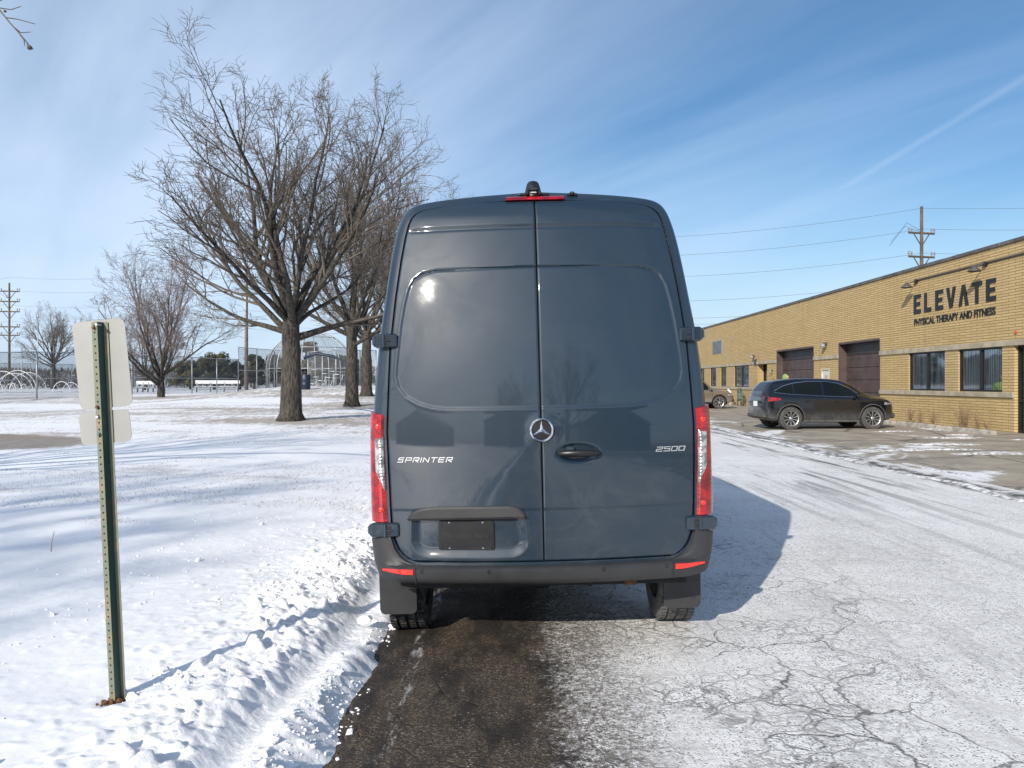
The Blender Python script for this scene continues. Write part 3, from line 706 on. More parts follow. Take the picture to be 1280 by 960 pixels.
def plan_half(z, recess):
    """half plan curve at height z, centre rear -> round the corner -> side -> front centre"""
    h = float(hw(z)); r = min(.075, h*.5); d = float(interp(z, DOOR)) if recess else 0.0; dep = .045
    P = []
    for k in range(9): x = d*k/8; P.append((x, float(yr(x,z))+dep*(1 if recess else 0)))
    xe = max(h-r, d+.0005)
    for k in range(5): x = d+(xe-d)*k/4; P.append((x, float(yr(x,z))))
    y0 = float(yr(xe,z)); r2 = h-xe
    for k in range(1, 8):
        a = R(90*k/7); P.append((xe+r2*math.sin(a), y0+.012*k/7+.062*(1-math.cos(a))))
    yb = P[-1][1]; yf = float(pchip(z, YF)); rf = min(.45, (yf-yb)*.3)
    for k in range(1, 25):
        q = k/24; yy = yb+(yf-rf-yb)*q; P.append((h*(1-.03*max(0,q-.6)/.4), yy))
    he = P[-1][0]
    for k in range(1, 10):
        a = R(90*k/9); P.append((he*(.62+.38*math.cos(a)) if k < 9 else he*.62, yf-rf+rf*math.sin(a)*.95))
    for k in range(1, 5): P.append((he*.62*(1-k/4), yf-rf*.05+rf*.05*k/4))
    return P
rows = []
zl = list(np.linspace(.475, DB, 5))+[DB+1e-4]; zl2 = [DB+2e-4]+list(np.linspace(.58,.9,12))+list(np.linspace(.95,2.5,40))+list(np.linspace(2.52,DT-.0004,24))
zt = [DT-2e-4]+list(np.linspace(2.722,2.786,16))
for z in zl: rows.append((z, plan_half(z, False)))
for z in zl2: rows.append((z, plan_half(z, True)))
for z in zt: rows.append((z, plan_half(z, False)))
def close_rows(rows):
    mb = MB(); G = []
    for z, P in rows:
        left = [(-x, y, z) for x, y in P[::-1]]; right = [(x, y, z) for x, y in P]
        G.append(left[:-1]+right)
    mb.grid(G)
    m = len(G[0]); n = len(G)
    mb.f.append(tuple(range(m-1,-1,-1)))
    return mb
body = obj('body', close_rows(rows), M['paint'], van, smooth=True, sharp=40, fixn=True)
WY = [.80, 5.20]; WR = .355
cutters = []
for s in (-1, 1):
    for wy in WY:
        c = MB(); c.lathe([(0,.55),(.43,.55),(.43,1.2),(0,1.2)] if s > 0 else [(0,-1.2),(.43,-1.2),(.43,-.55),(0,-.55)], 40, (0,wy,.37), 'x'); cutters.append(c)
body.parent = None; van_m = van
cut(body, cutters); body.parent = van
body.data.set_sharp_from_angle(angle=R(40))

WIN = [(0,2.290),(.60,2.284),(.68,2.268),(.735,2.232),(.768,2.17),(.790,2.08),(.812,1.95),(.838,1.72),(.842,1.65),(.828,1.59),(.785,1.535),(.71,1.492),(.63,1.468),(.55,1.458),(0,1.452)]
def sdpoly(x, z, P):
    d = np.full(x.shape, 1e9); ins = np.zeros(x.shape, bool); n = len(P)
    for i in range(n):
        ax, az = P[i]; bx, bz = P[(i+1)%n]; ex, ez = bx-ax, bz-az
        t = np.clip(((x-ax)*ex+(z-az)*ez)/(ex*ex+ez*ez+1e-12), 0, 1)
        d = np.minimum(d, (x-ax-ex*t)**2+(z-az-ez*t)**2)
        c = ((az > z) != (bz > z)) & (x < (bx-ax)*(z-az)/((bz-az) if bz != az else 1e-12)+ax); ins ^= c
    return np.where(ins, -1, 1)*np.sqrt(d)
WPOLY = [(x, z) for x, z in WIN] + [(-x, z) for x, z in WIN[::-1] if x > 0]
LP = [(-.755,.85),(-.12,.85)]+[(-.20+.10*math.cos(R(a)), .69+.085*math.sin(R(a))) for a in range(0,-91,-10)]+[(-.66+.10*math.cos(R(a)), .69+.085*math.sin(R(a))) for a in range(-90,-181,-10)]
def relief(x, z, side):
    sd = sdpoly(x, z, WPOLY)
    top = sst(2.15, 2.26, z)
    w = .009-.0045*top                                   # sharper step along the top edge
    rel = .0050*sst(w, -w, sd) - .0010*np.exp(-((sd-.011)/.008)**2)*(1-top) + .006*top*sst(.80,.70,np.abs(x))*np.exp(-((sd+.003)/.0055)**2)
    fade = sst(.80,.70, np.abs(x))
    rel = rel + fade*(.006*np.exp(-((z-2.532)/.0075)**2) + .0055*sst(2.528, 2.50, z)*sst(2.40,2.5,z)*0)
    rel = rel - fade*.005*sst(2.545,2.555,z)*sst(2.66,2.58,z)
    if side > 0:
        rel = rel + .0045*sst(.875,.862, z)
        e = ((x-.205)/.135)**2 + ((z-1.185)/.062)**2
        rel = rel + .022*sst(1.0,.35, e)
    else:
        sd2 = sdpoly(x, z, LP); rel = rel + .020*sst(.030,-.045, sd2)
        rel = rel + .0035*sst(.875,.862, z)*sst(.01,.03,sd2)
    e = (x**2+(z-1.325)**2); rel = rel - .006*np.exp(-(e/.085**2)**2)
    return rel
def door(side):
    nz, nx = 330, 150
    zz = np.concatenate([np.linspace(DB+.006, .62, 20), np.linspace(.625, 2.6, 290), np.linspace(2.604, DT-.006, 34)])
    G = []
    for z in zz:
        d = float(interp(z, DOOR))-.008
        xx = .0045+(d-.0045)*np.linspace(0,1,nx); x = xx*side
        y = yr(x, np.full(nx, z)) + relief(x, np.full(nx, z), side)
        # soft fold at the perimeter
        e = np.minimum(np.minimum(xx-.0045, d-xx), np.minimum(z-zz[0], zz[-1]-z)); y = y + .004*sst(.006, 0, e)
        G.append([(a, b, z) for a, b in zip(x, y)])
    G = np.array(G)
    # rim going inwards
    full = np.zeros((len(zz)+2, nx+2, 3)); full[1:-1,1:-1] = G
    full[0,1:-1] = G[0]+[0,.034,0]; full[-1,1:-1] = G[-1]+[0,.034,0]; full[1:-1,0] = G[:,0]+[0,.034,0]; full[1:-1,-1] = G[:,-1]+[0,.034,0]
    for a, b in ((0,0),(0,-1),(-1,0),(-1,-1)): full[a,b] = G[0 if a == 0 else -1, 0 if b == 0 else -1]+[0,.034,0]
    mb = MB(); mb.grid([list(map(tuple, r)) for r in full], flip=(side < 0)); return mb
dL = obj('rear_door', door(-1), M['paint'], van, smooth=True, sharp=50); dR = obj('rear_door', door(1), M['paint'], van, smooth=True, sharp=50)
tag(dL, 'left rear door with a dark trim bar and blank plate holder'); tag(dR, 'right rear door with the black handle')
# dark rubber behind the centre joint
m = MB(); m.box((0,0,0),(.001,.001,.001)); 
def seal():
    m = MB(); G = []
    for z in np.linspace(DB+.01, DT-.02, 60): G.append([(x, float(yr(x,z))+.026, z) for x in (-.03,-.01,.01,.03)])
    m.grid(G); return m
obj('door_seal', seal(), M['matt_black'], van)

def plaque(poly, o0, o1, bev=.003, inset=None, ys=None, depthfn=None):
    """raised piece on the rear face: poly in (x,z), o0/o1 offsets outward at back/front"""
    m = MB(); n = len(poly); yf = ys or (lambda x, z: float(yr(x,z)))
    cx = sum(p[0] for p in poly)/n; cz = sum(p[1] for p in poly)/n
    def ins(k):
        out = []
        for i in range(n):
            a = Vector(poly[i-1]); b = Vector(poly[i]); c = Vector(poly[(i+1)%n])
            e1 = (b-a).normalized(); e2 = (c-b).normalized(); n1 = Vector((-e1.y,e1.x)); n2 = Vector((-e2.y,e2.x))
            nn = n1+n2
            nn = nn.normalized() if nn.length > 1e-6 else n1
            q = b+nn*k/max(.35, nn.dot(n1)); out.append((q.x, q.y))
        return out
    area = sum(poly[i][0]*poly[(i+1)%n][1]-poly[(i+1)%n][0]*poly[i][1] for i in range(n)); k = bev if area > 0 else -bev
    inner = ins(k)
    R0 = [(x, yf(x,z)-o0, z) for x, z in poly]; R1 = [(x, yf(x,z)-o1+bev*.6, z) for x, z in poly]; R2 = [(x, yf(x,z)-o1, z) for x, z in inner]
    m.add(R0+R1+R2, [(i, (i+1)%n, n+(i+1)%n, n+i) for i in range(n)] + [(n+i, n+(i+1)%n, 2*n+(i+1)%n, 2*n+i) for i in range(n)] + [tuple(2*n+i for i in range(n))])
    return m
def rrect(x0, x1, z0, z1, r, k=5):
    P = []
    for cx, cz, a0 in ((x1-r,z1-r,0),(x0+r,z1-r,90),(x0+r,z0+r,180),(x1-r,z0+r,270)):
        for i in range(k+1): a = R(a0+90*i/k); P.append((cx+r*math.cos(a), cz+r*math.sin(a)))
    return P
# taillights: patches wrapped round the rear corners
def wrap(z, s):
    """point on the body skin at height z, arc distance s measured from the door gap outwards, plus outward normal"""
    P = plan_half(z, True)[9:]; pts = [Vector(p) for p in P]; acc = 0
    for a, b in zip(pts, pts[1:]):
        l = (b-a).length
        if acc+l >= s and l > 0:
            t = (s-acc)/l; q = a.lerp(b, t); d = (b-a)/l; return q, Vector((d.y, -d.x))
        acc += l
    return pts[-1], Vector((1,0))
def wpatch(side, zs, s0f, s1f, off, n=12, edge=.012):
    G = []
    for iz, z in enumerate(zs):
        row = []
        for k in range(n+1):
            s = s0f(z)+(s1f(z)-s0f(z))*k/n; q, nr = wrap(z, s)
            o = off
            if iz in (0, len(zs)-1) or k in (0, n): o = -.004
            p = q+nr*o; row.append((side*p.x, p.y, z))
        G.append(row)
    return G
for side in (-1, 1):
    tl = MB(); zs = [.80]+list(np.linspace(.803,1.42,30))+[1.423]
    zs = [.798]+list(np.linspace(.80,1.44,34))+[1.442]
    # slanted top: remap rows so the outer end is higher
    G = []
    for iz, z in enumerate(zs):
        row = []
        for k in range(15):
            s = .012+.215*k/14; zz = z+(.025*min(1, s/.10)-.02)*((z-.80)/.64) 
            q, nr = wrap(zz, s); o = .016+.006*math.sin(math.pi*min(1,s/.14))
            if iz in (0, len(zs)-1) or k in (0, 14): o = -.003
            p = q+nr*o; row.append((side*p.x, p.y, zz))
        G.append(row)
    tl.grid(G, flip=side < 0); t_o = obj('taillight', tl, M['red'], van, smooth=True, sharp=50)
    cl = MB(); G = []
    zs2 = list(np.linspace(.985, 1.30, 18))
    for iz, z in enumerate(zs2):
        w = .046*sst(.98,1.10,z)+.006; row = []
        for k in range(7):
            s = .017+w*k/6; q, nr = wrap(z, s); o = .0235+.004*math.sin(math.pi*k/6)
            if iz in (0, len(zs2)-1) or k in (0, 6): o = .012
            p = q+nr*o; row.append((side*p.x, p.y, z))
        G.append(row)
    cl.grid(G, flip=side < 0); obj('reversing_lens', cl, M['clear'], t_o, smooth=True)
    for zc in (.87, 1.36):
        m = MB(); q, nr = wrap(zc, .05); m.lathe([(0,-.003),(.012,-.003),(.016,0),(.016,.006)], 14, (side*q.x, q.y-.023, zc), 'y'); obj('lamp_ring', m, M['red_reflector'], t_o, smooth=True)
# bumper
def bumper():
    S = list(np.linspace(0, .90, 30))+list(np.linspace(.92, 1.55, 26)); G = []
    for s in S:
        def skin(z):
            h = float(hw(z))
            if s < h-.075: x = s; return Vector((x, float(yr(x,z)))), Vector((.21*x, -1)).normalized()
            P = plan_half(z, False)[12:]; pts = [Vector(p) for p in P]; acc = pts[0].x
            for a, b in zip(pts, pts[1:]):
                l = (b-a).length
                if l > 0 and acc+l >= s:
                    q = a.lerp(b, (s-acc)/l); d = (b-a)/l; return q, Vector((d.y,-d.x))
                acc += l
            return pts[-1], Vector((1,0))
        if s < .90: top = .548 if s < .72 else min(.775, .548 + .0 + (float(np.interp(s, [.72,.78,.822,.855,.88,.893,.90], [0,.012,.037,.077,.137,.205,.215]))))
        else: top = .775
        bot = .448+.055*sst(.80,1.15,s)
        tuck = 1-.5*sst(.85,1.0,s)*0
        prof = [(0,-.05),(.0,.035),(.02,.058),(.04,.066),(.085,.070)]
        row = []
        for dz, o in prof: row.append((bot+dz, o))
        zt_ = min(top, .548)
        row += [(max(bot+.088,zt_-.012),.066),(zt_-.003,.056),(zt_+.001,.040)]
        if top > .549:
            for k in range(1, 8):
                t = k/7; zz = zt_+(top-zt_)*t; row.append((zz, .040-.022*min(1,t*1.6) if k < 7 else -.005))
        else:
            for k in range(1, 8): row.append((zt_+.001+.001*k/7, .040-.045*k/7))
        R_ = []
        for z, o in row:
            q, nr = skin(max(z,.41)); fade = 1-.75*sst(1.25,1.55,s); p = q+nr*(o if o < 0 else fade*(o+(.028-o)*float(sst(.80,.97,s)))); R_.append((p.x, p.y, z))
        G.append(R_)
    mb = MB(); mb.grid([list(reversed([(-x,y,z) for x,y,z in r])) for r in G]); 
    mb.grid(G, flip=False)
    return mb
bmp = obj('bumper', bumper(), M['plastic'], van, smooth=True, sharp=45, fixn=True)
def bface(x, z): return float(yr(x, .5))-.0695
for side in (-1, 1):
    m = MB(); G = []
    for k in range(9):
        x = .755+.19*k/8; zt_ = .542-.008*(k/8)**2; zb_ = .508+.010*(k/8)**2
        yb = float(yr(x,.52)); o = .0715*(1-.42*float(sst(.86,1.0,x)))+ .0
        o = .070-.042*float(sst(.80,.97,x))+.004; G.append([(side*x, yb-o+.02, zb_-.002), (side*x, yb-o-.003, zb_), (side*x, yb-o-.003, zt_-.006), (side*x, yb-o+.02, zt_-.004)])
    m.grid(G, flip=side > 0); obj('reflector', m, M['red_reflector'], bmp, fixn=True)
    m = MB(); m.box((side*.742, float(yr(.742,.5))-.0695, .50), (.0035,.006,.092)); obj('bumper_seam', m, M['matt_black'], bmp)
for x in (-.70,-.315,.335,.70):
    m = MB(); m.lathe([(0,-.0005),(.006,-.0005),(.0065,.002),(.0085,.002),(.0095,-.0015),(.0115,-.0015),(.012,.01)], 16, (x, bface(x,0)-.001, .527), 'y'); obj('parking_sensor', m, M['black'], bmp)
m = MB(); m.prism([(-.70,.552),(.70,.552),(.70,.575),(-.70,.575)], lambda x,z: (x, float(yr(x,.55))-.038+.03*(z>.56), .5492+(z-.552)*.0), lambda x,z: (x, float(yr(x,.55))-.0, .5492))
# hinges
def hinge(z, side, w):
    P = plan_half(z, True); d = float(interp(z, DOOR)); xo = float(hw(z)); y0 = float(yr(xo-.05, z)); c = M['paint']
    x0 = d-.035 if z > 1.2 else d+.01; 
    xm = (d-.045+xo+.012)/2; m = MB(); m.box((side*xm, y0-.018, z), (xo+.012-d+.045,.045,.086), 0, .009)
    h = obj('hinge', m, c, van, smooth=True, sharp=40)
    m = MB(); m.box((side*(d+.010), y0-.0395, z), (.026,.004,.056), 0, .0018); obj('hinge_slot', m, M['matt_black'], h)
    m = MB(); m.tube([(side*(d+.034), y0-.040, z-.036), (side*(d+.034), y0-.040, z+.036)], .011, 10)
    m.box((side*(d+.014), y0-.040, z), (.046,.010,.012), 0, .003)
    obj('hinge_arm', m, c, h, smooth=True, sharp=40)
    m = MB(); m.box((side*(xo+.014), y0+.0, z), (.034,.05,.066), 0, .012); obj('hinge_knuckle', m, c, h, smooth=True, sharp=40)
for side in (-1, 1):
    hinge(1.865, side, 0); hinge(.752, side, 0)
# emblem
def ev(x, z): return float(yr(x,z))-.006
ec = (.002, 1.325)
m = MB(); yb = ev(0,1.325)
m.lathe([(0,-.010),(.055,-.009),(.060,-.004),(.061,.02)], 48, (ec[0], yb, ec[1]), 'y'); em = obj('emblem', m, M['black'], dR if False else van, smooth=True, sharp=40)
m = MB(); m.lathe([(.056,.0),(.058,-.013),(.063,-.016),(.068,-.013),(.070,.0),(.070,.02)], 56, (ec[0], yb, ec[1]), 'y')
for k in range(3):
    a = R(90+120*k); d1 = Vector((math.cos(a), math.sin(a))); n1 = Vector((-d1.y, d1.x)); c0 = Vector(ec)
    tip = c0+d1*.058; b1 = c0+n1*.0095; b2 = c0-n1*.0095; bk = c0
    Y1 = yb-.010; Y2 = yb-.020
    m.add([(tip.x,Y1-.003,tip.y),(b1.x+d1.x*.005,Y1,b1.y+d1.y*.005),(bk.x,Y2,bk.y),(b2.x+d1.x*.005,Y1,b2.y+d1.y*.005)], [(0,1,2),(0,2,3)])
obj('emblem_star', m, M['chrome'], em, smooth=True, sharp=30)
# handle
m = MB(); hy = float(yr(.2,1.18))
G = []
for k in range(21):
    t = k/20; x = .088+.252*t; e = math.sin(math.pi*min(1,max(0,t)))**.35 if 0 < t < 1 else .15
    hh = .017*e+.004; bow = .038*math.sin(math.pi*t)**.5
    G.append([(x, hy-bow*1.0+.012*math.cos(a)-.004, 1.188+hh*math.sin(a)-.006*t*0) for a in [R(45*j) for j in range(9)]])
m.grid(G); hd = obj('door_handle', m, M['black'], dR, smooth=True, fixn=True)
m = MB(); m.box((.165, hy+.0,1.21), (.05,.03,.04), 0, .008); obj('lock_boss', m, M['paint'], dR, smooth=True, sharp=40)
# trim bar, plate holder on left door
bar = [(-.795,.815),(-.775,.842),(-.745,.866),(-.70,.882),(-.62,.890),(-.20,.892),(-.15,.884),(-.115,.862),(-.095,.832),(-.093,.824),(-.12,.822),(-.45,.818),(-.78,.810)]
m = plaque(bar[::-1], -.02, .026, .012); obj('trim_bar', m, M['plastic'], dL, smooth=True, sharp=25)
recy = lambda x, z: float(yr(x,z))+.019
m = plaque(rrect(-.610,-.285,.638,.806,.014), -.0, .014, .003, ys=recy); ph = obj('plate_holder', m, M['black'], dL)
for x in (-.592,-.303):
    for z in (.785,.66):
        m = plaque(rrect(x-.006,x+.006,z-.014,z+.014,.0055,3), .010, .0165, .002, ys=recy); obj('plate_clip', m, M['matt_black'], ph)
for x in (-.545,-.35):
    for z in (.797,.648):
        m = MB(); m.lathe([(0,-.003),(.004,-.003),(.006,0)], 10, (x, recy(x,z)-.0142, z), 'y'); obj('screw', m, M['alu'], ph)
def text_mesh(body, size, extr, sx=1.0, shear=0.0, off=0.0, align='CENTER', bevel=0.0):
    cu = bpy.data.curves.new('t', 'FONT'); cu.body = body; cu.size = size; cu.extrude = extr; cu.shear = shear; cu.offset = off; cu.align_x = align; cu.bevel_depth = bevel
    o = bpy.data.objects.new('t', cu); COL.objects.link(o); dg = bpy.context.evaluated_depsgraph_get(); dg.update()
    me = bpy.data.meshes.new_from_object(o.evaluated_get(dg)); bpy.data.objects.remove(o)
    for v in me.vertices: v.co.x *= sx
    return me
me = text_mesh('Mercedes-Benz', .042, .0012)
for v in me.vertices: x, z, y = v.co.x-.447, v.co.y+.71, v.co.z; v.co = (x, recy(x,z)-.0145-y, z)
obj('plate_lettering', me, simple('embossed_lettering', (.032,.032,.032), .5), ph)
# chrome lettering built from strokes (wide slanted capitals)
GL = {'S': [[(1,1),(.12,1),(0,.56),(.92,.56),(.9,0),(0,0)]], 'P': [[(.0,0),(.0,1),(1,1),(1,.45),(.05,.45)]], 'R': [[(0,0),(0,1),(1,1),(1,.45),(.3,.45),(1,0)]],
      'I': [[(0,0),(0,1)]], 'N': [[(0,0),(0,1),(1,0),(1,1)]], 'T': [[(0,1),(1.05,1)],[(.5,1),(.5,0)]], 'E': [[(1,1),(0,1),(0,0),(1,0)],[(0,.52),(.9,.52)]],
      '2': [[(0,1),(1,1),(1,.55),(0,.45),(0,0),(1,0)]], '5': [[(1,1),(0,1),(0,.56),(1,.56),(1,0),(0,0)]], '0': [[(0,0),(0,1),(1,1),(1,0),(0,0)]]}
def strokes(txt, x0, z0, W, H, cw, gap, th, sh, y_of):
    m = MB(); x = x0
    for ch in txt:
        w = .0 if ch == 'I' else cw
        for pl_ in GL[ch]:
            for a, b in zip(pl_, pl_[1:]):
                A = Vector((x+a[0]*w+sh*a[1]*H, z0+a[1]*H)); B = Vector((x+b[0]*w+sh*b[1]*H, z0+b[1]*H)); d = (B-A).normalized(); n = Vector((-d.y, d.x))*th*.5
                A2 = A-d*th*.45; B2 = B+d*th*.45; q = [A2+n, B2+n, B2-n, A2-n]
                n_ = 4; vs = [(p.x, y_of(p.x,p.y), p.y) for p in q]; vs += [((p.x*.8+c.x*.2) if False else p.x, y_of(p.x,p.y)-.0045, p.y) for p, c in zip(q, q)]
                m.add(vs, [(0,1,5,4),(1,2,6,5),(2,3,7,6),(3,0,4,7),(4,5,6,7)])
        x += w+gap
    return m
yo = lambda x, z: float(yr(x,z))
M['silver'] = simple('silver_badge', (.62,.63,.64), .38, .7, var=.05)
m = strokes('SPRINTER', -.842, 1.150, 0, .025, .031, .0145, .0046, .35, yo); obj('model_badge', m, M['silver'], dL, fixn=True)
m = strokes('2500', .668, 1.182, 0, .024, .033, .0125, .0046, .35, yo); obj('model_badge', m, M['silver'], dR, fixn=True)
# roof brake light, camera hood, washer nozzle
m = MB(); m.grid([[(x, float(yr(x,zz))-o, zz) for zz, o in ((2.712,-.01),(2.713,.022),(2.722,.030),(2.738,.026),(2.746,-.02),(2.75,-.06))] for x in np.linspace(-.175,.182,24)], flip=True)
bl = obj('brake_light', m, M['red'], van, smooth=True, sharp=50, fixn=True)
m = MB(); m.box((.0,float(yr(0,2.745))+.03,2.760), (.19,.06,.018), 0, .006); bk = obj('camera_bracket', m, M['black'], van, smooth=True, sharp=40)
m = MB(); y0 = float(yr(0,2.74))-.01; G = []
for zz, w, yo_ in ((2.745,.058,.0),(2.775,.052,.0),(2.805,.045,.003),(2.832,.038,.008),(2.844,.030,.014),(2.850,.018,.02),(2.852,.0,.03)):
    G.append([(w*math.cos(a)*1.0-.004, y0+yo_+.05+ .055*math.sin(a)*(w/.055+.1), zz) for a in [R(30*k) for k in range(13)]])
m.grid(G); hood = obj('camera_hood', m, M['black'], bk, smooth=True, fixn=True)
m = MB(); m.box((-.004, y0-.012, 2.762), (.040,.02,.010), 0, .003); obj('hood_opening', m, M['alu'], hood)
m = MB(); m.box((-.004, y0-.010, 2.783), (.060,.03,.022), 0, .006); m.box((-.042, y0-.006,2.762),(.016,.03,.03),0,.005); m.box((.034, y0-.006,2.762),(.016,.03,.03),0,.005); obj('camera', m, M['black'], hood, smooth=True, sharp=40)
m = MB(); yv = float(yr(.24,2.74))-.01; m.box((.235,yv+.02,2.757),(.030,.04,.026),0,.006); m.box((.214,yv+.02,2.752),(.020,.03,.018),0,.004); m.box((.257,yv+.02,2.752),(.022,.03,.018),0,.004)
m.lathe([(0,-.004),(.008,-.003),(.010,.004)],12,(.236,yv-.002,2.758),'y'); obj('roof_camera', m, M['black'], van, smooth=True, sharp=40)
# wheels
def wheel(parent, c, r, w, side, tyre_m, rim_m, spokes=6, axis='x', rimr=.6, double=False):
    """tyre as part, rim as its child; side=+1 outer face towards +axis"""
    g = w*.045
    prof = [(r*rimr,-w*.46),(r*.80,-w*.52),(r*.93,-w*.49),(r*.985,-w*.42)]
    for gx in (-.26,0,.26): prof += [(r,(gx-.035)*w-g*0),(r*.968,(gx-.02)*w),(r*.968,(gx+.02)*w),(r,(gx+.035)*w)]
    prof += [(r*.985,w*.42),(r*.93,w*.49),(r*.80,w*.52),(r*rimr,w*.46),(r*rimr*.98,0),(r*rimr,-w*.46)]
    t = MB(); t.lathe(prof, 64, c, axis)
    # tread blocks: short lateral sipes as raised ribs
    for k in range(56):
        a = 2*math.pi*k/56
        for q in (-.38,-.13,.13,.38):
            ca, sa = math.cos(a+.03*q), math.sin(a+.03*q); hw_ = .085*w; da = .030
            P = []
            for rr in (r*.985, r*1.010):
                for aa in (-da, da):
                    for ww in (-hw_, hw_):
                        u, v = rr*math.cos(a+aa+.1*q), rr*math.sin(a+aa+.1*q); h_ = q*w+ww
                        P.append((c[0]+h_, c[1]+u, c[2]+v) if axis == 'x' else (c[0]+v, c[1]+h_, c[2]+u))
            t.add(P, [(4,5,7,6),(0,1,5,4),(2,6,7,3),(0,4,6,2),(1,3,7,5)])
    to = obj('wheel', t, tyre_m, parent, smooth=True, sharp=35, fixn=False)
    m = MB(); s = side; rr = r*rimr
    def ax(h, u, v): return (c[0]+h, c[1]+u, c[2]+v) if axis == 'x' else (c[0]+v, c[1]+h, c[2]+u)
    m.lathe([(rr*1.01, s*w*.47),(rr*.97, s*w*.45),(rr*.93, s*w*.38),(rr*.92,-s*w*.40)], 40, c, axis)
    for k in range(spokes):
        a = 2*math.pi*k/spokes; wd = .55*2*math.pi/spokes*.5
        P = []
        for rad_, ww, hh in ((rr*.16, wd*1.5, .34),(rr*.55, wd*.75, .36),(rr*.95, wd*.62, .42)):
            for sg in (-1, 1): P.append(ax(s*w*hh, rad_*math.cos(a+sg*ww*.5), rad_*math.sin(a+sg*ww*.5)))
        Q = [tuple(np.array(p) - np.array(ax(s*w*.10,0,0)) + np.array(c)) for p in P]
        m.add(P+Q, [(0,1,3,2),(2,3,5,4),(0,2,8,6),(2,4,10,8),(1,7,9,3),(3,9,11,5)])
    m.lathe([(0,s*w*.40),(rr*.14,s*w*.40),(rr*.19,s*w*.36),(rr*.2,s*w*.2)], 16, c, axis)
    obj('rim', m, rim_m, to, smooth=True, sharp=30, fixn=True)
    m = MB(); m.lathe([(0,s*w*.12),(rr*.90,s*w*.12),(rr*.92,s*w*.10)], 24, c, axis); obj('brake_disc', m, M['matt_black'], to)
    return to
for side in (-1, 1):
    for wy in WY:
        wheel(van, (side*.872, wy, WR-.012-(.016 if side < 0 else 0)), WR, .235, side, M['tyre_snow'] if side < 0 else M['tyre_salt'], M['alu'], 6)
# mud flaps
for side in (-1, 1):
    P = rrect(side*.905-.115-(.03 if side > 0 else 0), side*.905+.115-(.03 if side > 0 else 0), .165, .52, .035)
    P = [(x, z) for x, z in P]
    m = MB(); m.prism(P, lambda x,z: (x, .385+.05*(.5-z), z), lambda x,z: (x, .40+.05*(.5-z), z)); obj('mud_flap', m, M['plastic'], van, fixn=True)
# underbody
m = MB(); m.box((0,3.3,.40),(1.35,5.6,.12)); m.box((0,.30,.44),(1.7,.30,.10)); obj('underbody', m, M['matt_black'], van)
m = MB(); m.tube([(-.8,WY[0],.35),(.8,WY[0],.35)], .055, 12); m.lathe([(0,-.12),(.11,-.09),(.15,0),(.11,.09),(0,.12)], 16, (0,WY[0],.35), 'y'); obj('rear_axle', m, M['matt_black'], van, smooth=True)
for s in (-1,1):
    m = MB(); m.tube([(s*.58,.28,.44),(s*.58,.6,.33),(s*.58,.98,.28),(s*.58,1.6,.36),(s*.58,1.9,.46)], .028, 8); obj('leaf_spring', m, M['matt_black'], van)
m = MB(); m.tube([(-.30,.16,.435),(.28,.16,.435)], .022, 10); m.tube([(-.12,.5,.40),(.12,.42,.40),(.22,.30,.405),(.27,.13,.41)], .026, 10); obj('tow_bar', m, M['matt_black'], van)
m = MB(); m.box((.505,.10,.425),(.075,.03,.05),0,.004); obj('tow_bracket', m, M['rust'], van)
m = MB(); m.lathe([(0,-.09),(.30,-.09),(.34,-.05),(.34,.05),(.30,.09),(0,.09)], 28, (-.05,1.9,.42), 'z'); obj('spare_wheel', m, M['rubber'], van)
# windscreen, side glass, mirrors, lamps, grille
def sheet(zs, fn, n=16, flip=False):
    m = MB(); m.grid([[fn(t/n, z) for t in range(n+1)] for z in zs], flip); return m
def front_x(t, z):
    P = plan_half(z, False); pts = P[-13:]; q = t*2-1; k = abs(q)
    idx = (1-k)*(len(pts)-1); i = min(int(idx), len(pts)-2); f = idx-i
    x = pts[i][0]*(1-f)+pts[i+1][0]*f; y = pts[i][1]*(1-f)+pts[i+1][1]*f
    return ((1 if q > 0 else -1)*x, y+.006, z+.004)
obj('windscreen', sheet(np.linspace(1.36,2.28,14), front_x, 30), M['glass'], van, smooth=True, fixn=True)
for side in (-1, 1):
    m = MB(); m.grid([[(side*(float(hw(z))*.985+.006), y, z) for y in np.linspace(4.35, 5.62-(z-1.35)*.75, 8)] for z in np.linspace(1.35,2.0,8)]); obj('side_window', m, M['glass'], van, smooth=True, fixn=True)
    m = MB(); m.grid([[(side*(float(hw(z))+.004), y, z) for y in (1.2,2.0,3.0,4.1)] for z in (.72,.74,.80,.82)]); obj('side_moulding', m, M['plastic'], van, fixn=True)
    m = MB(); m.box((side*1.10,5.55,1.62),(.16,.12,.38),0,.04); m.box((side*1.01,5.56,1.46),(.12,.05,.06),0,.015); mi = obj('wing_mirror', m, M['black'], van, smooth=True, sharp=40)
    m = MB(); m.box((side*1.10,5.487,1.65),(.125,.004,.28)); obj('mirror_glass', m, M['glass'], mi)
    m = MB(); m.box((side*.74,6.70,.92),(.30,.12,.24),0,.05); obj('headlight', m, M['clear'], van, smooth=True, sharp=40)
m = MB(); m.box((0,6.86,.80),(1.0,.07,.30),0,.03); obj('grille', m, M['black'], van, smooth=True, sharp=40)

